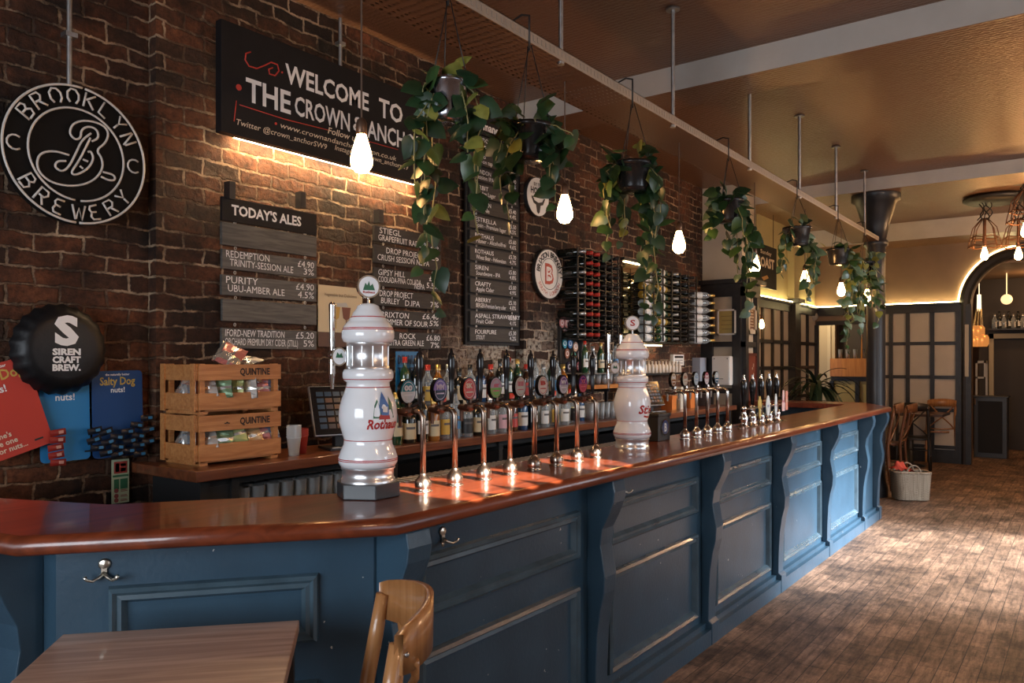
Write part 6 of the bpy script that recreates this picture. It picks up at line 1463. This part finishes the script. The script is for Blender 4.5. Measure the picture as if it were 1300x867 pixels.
# ================================================================ chandeliers
RUST = mat('rusty_wire', (.16, .07, .035), .45, .6)
def chand(x, y, zc0_, lab, drops):
    t = thing('chain_chandelier', lab, 'chandelier', (x, y, CZ)); m = MB(); m.lathe([(.001, -.08), (.30, -.08), (.36, -.05), (.36, -.02), (.30, 0), (.001, 0)], 32, 0, Matrix.Translation((x, y, CZ))); m.build('ceiling_plate', BLACK, t)
    rn = random.Random(int(x*10)+3)
    for k, (dx2, dy2, zb) in enumerate(drops):
        bx, by = x+dx2, y+dy2; m = MB()
        for c in range(5):
            a = c*2*PI/5; pts = []; n = 14; z1 = zb+.42
            for i in range(n+1):
                f = i/n; r_ = .05+.04*math.sin(f*PI*2+c)*.8; pts.append((bx+r_*math.cos(a+f*2), by+r_*math.sin(a+f*2), CZ-.06+(z1-CZ+.06)*f))
            m.tube(pts, .007, 6)
        m.build('chains', BLACK, t)
        m = MB()
        for c in range(8):
            a = c*PI/4; m.tube([(bx+.03*math.cos(a), by+.03*math.sin(a), zb+.44), (bx+.13*math.cos(a), by+.13*math.sin(a), zb+.32), (bx+.175*math.cos(a), by+.175*math.sin(a), zb+.12), (bx+.18*math.cos(a+.1), by+.18*math.sin(a+.1), zb+.07)], .006, 6)
        for r_, z_ in ((.18, .09), (.155, .20)): m.tube([(bx+r_*math.cos(a), by+r_*math.sin(a), zb+z_+.008*math.sin(a*5)) for a in [i*PI/12 for i in range(24)]], .008, 6, 0, True)
        m.cyl((bx, by, zb+.05), (bx, by, zb+.44), .012, .02); m.build('wire_cage', RUST, t)
        edison(Matrix.Translation((bx, by, zb)), 1.35).build('bulb', BULBM, t)
c1 = onZ(1266, 250, CZ-.03)
c1 = Vector((-.94, 11.35, 0))
b1 = onY(1250, 322, 11.3); b2 = onY(1293, 322, 11.5)
chand(c1.x, c1.y, 0, 'dark chain chandelier with rusty wire cages round glowing bulbs near the arch', [(b1.x-c1.x, b1.y-c1.y, b1.z), (b2.x-c1.x, b2.y-c1.y, b2.z)])
b3 = onY(1299, 292, 10.2); chand(b3.x+.15, 10.2, 0, 'nearer chain chandelier cut by the right edge of the photo', [(-.13, 0, b3.z)])
# ================================================================ seen through the arch and doorway
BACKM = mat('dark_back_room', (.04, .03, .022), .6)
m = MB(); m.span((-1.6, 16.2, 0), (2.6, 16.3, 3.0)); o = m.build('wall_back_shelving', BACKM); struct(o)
YD = 16.15
def bk(x0, x1, y0, y1, d=.05, Y=YD):
    p, q = onY(x0, y0, Y), onY(x1, y1, Y); m = MB(); m.span((p.x, Y-d, q.z), (q.x, Y, p.z)); return m, p, q
t = struct(MB().build('door_1', BLACK)); bpy.data.objects.remove(t)
m = MB()
for x0, x1, y0, y1 in ((1256, 1262, 424, 600), (1256, 1330, 424, 429)):
    mm, p, q = bk(x0, x1, y0, y1, .08); m.v += mm.v; m.f += [[i+len(m.v)-8 for i in f] for f in mm.f]; m.m += mm.m; m.sm += mm.sm
struct(m.build('door_1', mat('cream_door_frame', (.40, .32, .20), .5)))
mm, p, q = bk(1240, 1281, 503, 572, .45, 15.0)
t = thing('black_cabinet', 'low black cabinet with a silver latch standing under the arch', 'cabinet', ((p.x+q.x)/2, 14.8, 0)); X0, X1, ZT = p.x, q.x, p.z
m = MB(); m.span((X0, 14.6, 0), (X1, 15.0, ZT)); m.span((X0-.02, 14.58, ZT), (X1+.02, 15.02, ZT+.02)); m.build('cabinet_body', mat('charcoal_paint', (.035, .038, .042), .4), t, bevel=.004)
m = MB(); m.span((X0+.06, 14.585, .08), (X1-.06, 14.6, ZT-.06)); m.build('cabinet_door', MBLACK, t); m = MB(); m.span((X0+.01, 14.57, ZT-.12), (X0+.03, 14.6, ZT-.02)); m.build('latch', CHROME, t)
p = onY(1278, 380, 15.2); m = MB(); m.ball(p, .085, 20); m.cyl(p, (p.x, p.y, 3.0), .008, None, 8); tag(m.build('globe_lamp', mat('dim_globe_glow', (.8, .6, .35), .3, emit=(1, .62, .3), estr=1.2)), 'small round globe lamp hanging inside the arch', 'lamp')
# copper lamp with fluted shaft
p = onY(1243, 374, 15.6); q = onY(1241, 440, 15.6)
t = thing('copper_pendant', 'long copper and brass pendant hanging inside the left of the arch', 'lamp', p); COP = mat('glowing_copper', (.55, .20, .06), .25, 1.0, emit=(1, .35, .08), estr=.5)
m = MB(); hh = p.z-q.z
for a in [i*PI/4 for i in range(8)]: m.cyl((p.x+.035*math.cos(a), p.y+.035*math.sin(a), p.z-hh*.28), (q.x+.085*math.cos(a), q.y+.085*math.sin(a), q.z+hh*.25), .010, .012, 8)
m.build('brass_rods', BRASS, t); m = MB(); m.cyl(p, (p.x, p.y, p.z-hh*.32), .03, .035, 14); m.cyl(p, (p.x, p.y, 3.0), .006, None, 6); m.build('shaft', mat('lit_shaft', (.7, .6, .4), .3, emit=(1, .8, .5), estr=1.5), t)
m = MB()
for k in range(3): m.lathe([(.085-.0*k, 0), (.11, .05), (.11, .16), (.085, .20)], 12, 0, Matrix.Translation((q.x+(-.06, .06, 0)[k], q.y, q.z+(0, 0, .16)[k])))
m.build('copper_shades', COP, t)
p = onY(1241, 458, 15.6); q = onY(1254, 478, 15.6); m = MB(); m.span((p.x, 15.3, p.z-.04), (q.x, 15.6, p.z)); m.span((p.x, 15.3, q.z), (p.x+.03, 15.33, p.z)); m.span((q.x-.03, 15.3, q.z), (q.x, 15.33, p.z)); m.span((p.x, 15.3, 0), (p.x+.03, 15.33, q.z)); m.span((q.x-.03, 15.57, 0), (q.x, 15.6, p.z)); m.span((p.x, 15.3, q.z-.03), (p.x+.12, 15.33, q.z))
tag(m.build('white_stand', mat('stand_white', (.5, .46, .4), .4)), 'small white table-like stand seen through the left of the arch', 'stand')
for i in range(7):
    o = copy_tree(BT['a' if i % 2 else 'c']); pz = onY(1262+6*i, 421, 15.9); o.location = (pz.x, 16.0, pz.z+.05); o.scale = (1, 1, 1); tag(o, 'dim bottle on the high shelf above the cream door frame in the arch', 'bottle', 'bottles above the far door')
p = onY(1255, 421, 15.9); m = MB(); m.span((p.x, 15.85, p.z+.02), (p.x+1.2, 16.15, p.z+.05)); tag(m.build('high_shelf', BLACK), 'high black shelf above the cream door frame inside the arch', 'shelf')
# strip light on the arch pilaster
p, q = onY(1226, 412, YF-.06), onY(1229, 478, YF-.06); m = MB(); m.span((p.x-.01, YF-.085, q.z), (q.x+.01, YF-.06, p.z)); tag(m.build('pilaster_strip', mat('pale_strip', (.45, .40, .30), .4)), 'slim pale vertical strip on the left pilaster of the arch', 'strip')
m = MB(); m.span((ax0+.0, YF-.06, 0), (ax0+.15, YF, 2.4)); struct(m.build('trim_13', DARKW))
# doorway room
YB = 15.4
a0 = onY(1030, 450, YB).x; a1 = onY(1060, 450, YB).x; a2 = onY(1112, 450, YB).x
m = MB(); m.span((a0-.6, YB, 0), (a1, YB+.1, 3.0)); struct(m.build('door_2', mat('pale_door', (.52, .45, .32), .5)))
m = MB(); m.span((a0+.30, YB-.03, 0.1), (a0+.36, YB, 2.4)); m.span((a0+.02, YB-.03, 0.1), (a0+.08, YB, 2.4)); struct(m.build('door_2_frame', mat('pale_door_frame', (.62, .56, .42), .5)))
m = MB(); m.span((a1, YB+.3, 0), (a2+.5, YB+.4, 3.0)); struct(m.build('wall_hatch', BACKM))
zA1, zA2, zA3 = onY(1085, 455, YB-.3).z, onY(1085, 478, YB-.3).z, onY(1085, 484, YB-.3).z
t = thing('servery_counter', 'orange wooden servery counter seen through the far left doorway', 'counter', ((a1+a2)/2, YB, 0)); OW = wood('orange_pine', (.42, .15, .03), (.6, .26, .06), .4, .2, 'Z')
m = MB(); m.span((a1, YB-.35, zA2), (a2+.3, YB+.3, zA1)); m.build('counter_fascia', OW, t); m = MB(); m.span((a1, YB-.3, zA3), (a2+.3, YB+.3, zA2)); 
for x in (a1+.02, (a1*.35+a2*.65), a2+.05): m.span((x-.035, YB-.33, 0), (x+.035, YB-.27, zA3))
m.build('dark_frame', DARKW, t); m = MB(); m.span((a1, YB-.28, 0), (a2+.3, YB+.3, zA3)); m.build('yellow_panel', mat('yellow_panel', (.42, .33, .12), .5), t)
for i in range(6):
    o = g0.copy(); col.objects.link(o); o.location = (a1+.12+.13*i, YB-.1, zA1+.001); o.scale = (1, 1, 1.2); tag(o, 'glass standing on the orange servery counter', 'glass', 'glasses on the servery counter')
m = MB(); xx = onY(1094, 440, YB-.15).x; m.tube([(xx, YB-.15, zA1), (xx, YB-.15, zA1+.42), (xx+.02, YB-.22, zA1+.46), (xx+.03, YB-.28, zA1+.42)], .018, 10); tag(m.build('tall_tap', CHROME), 'tall chrome tap on the orange servery counter', 'tap')
def pl2(nm, loc, e, c, r=.06):
    d = bpy.data.lights.new(nm, 'POINT'); d.energy = e; d.color = c; d.shadow_soft_size = r; o = bpy.data.objects.new(nm, d); col.objects.link(o); o.location = loc
pl2('back_room_lamp', (a0+.1, YB-1.0, 2.6), 45, (1, .72, .38)); pl2('arch_room_lamp', (acx+.2, 15.2, 2.7), 16, (1, .55, .25))
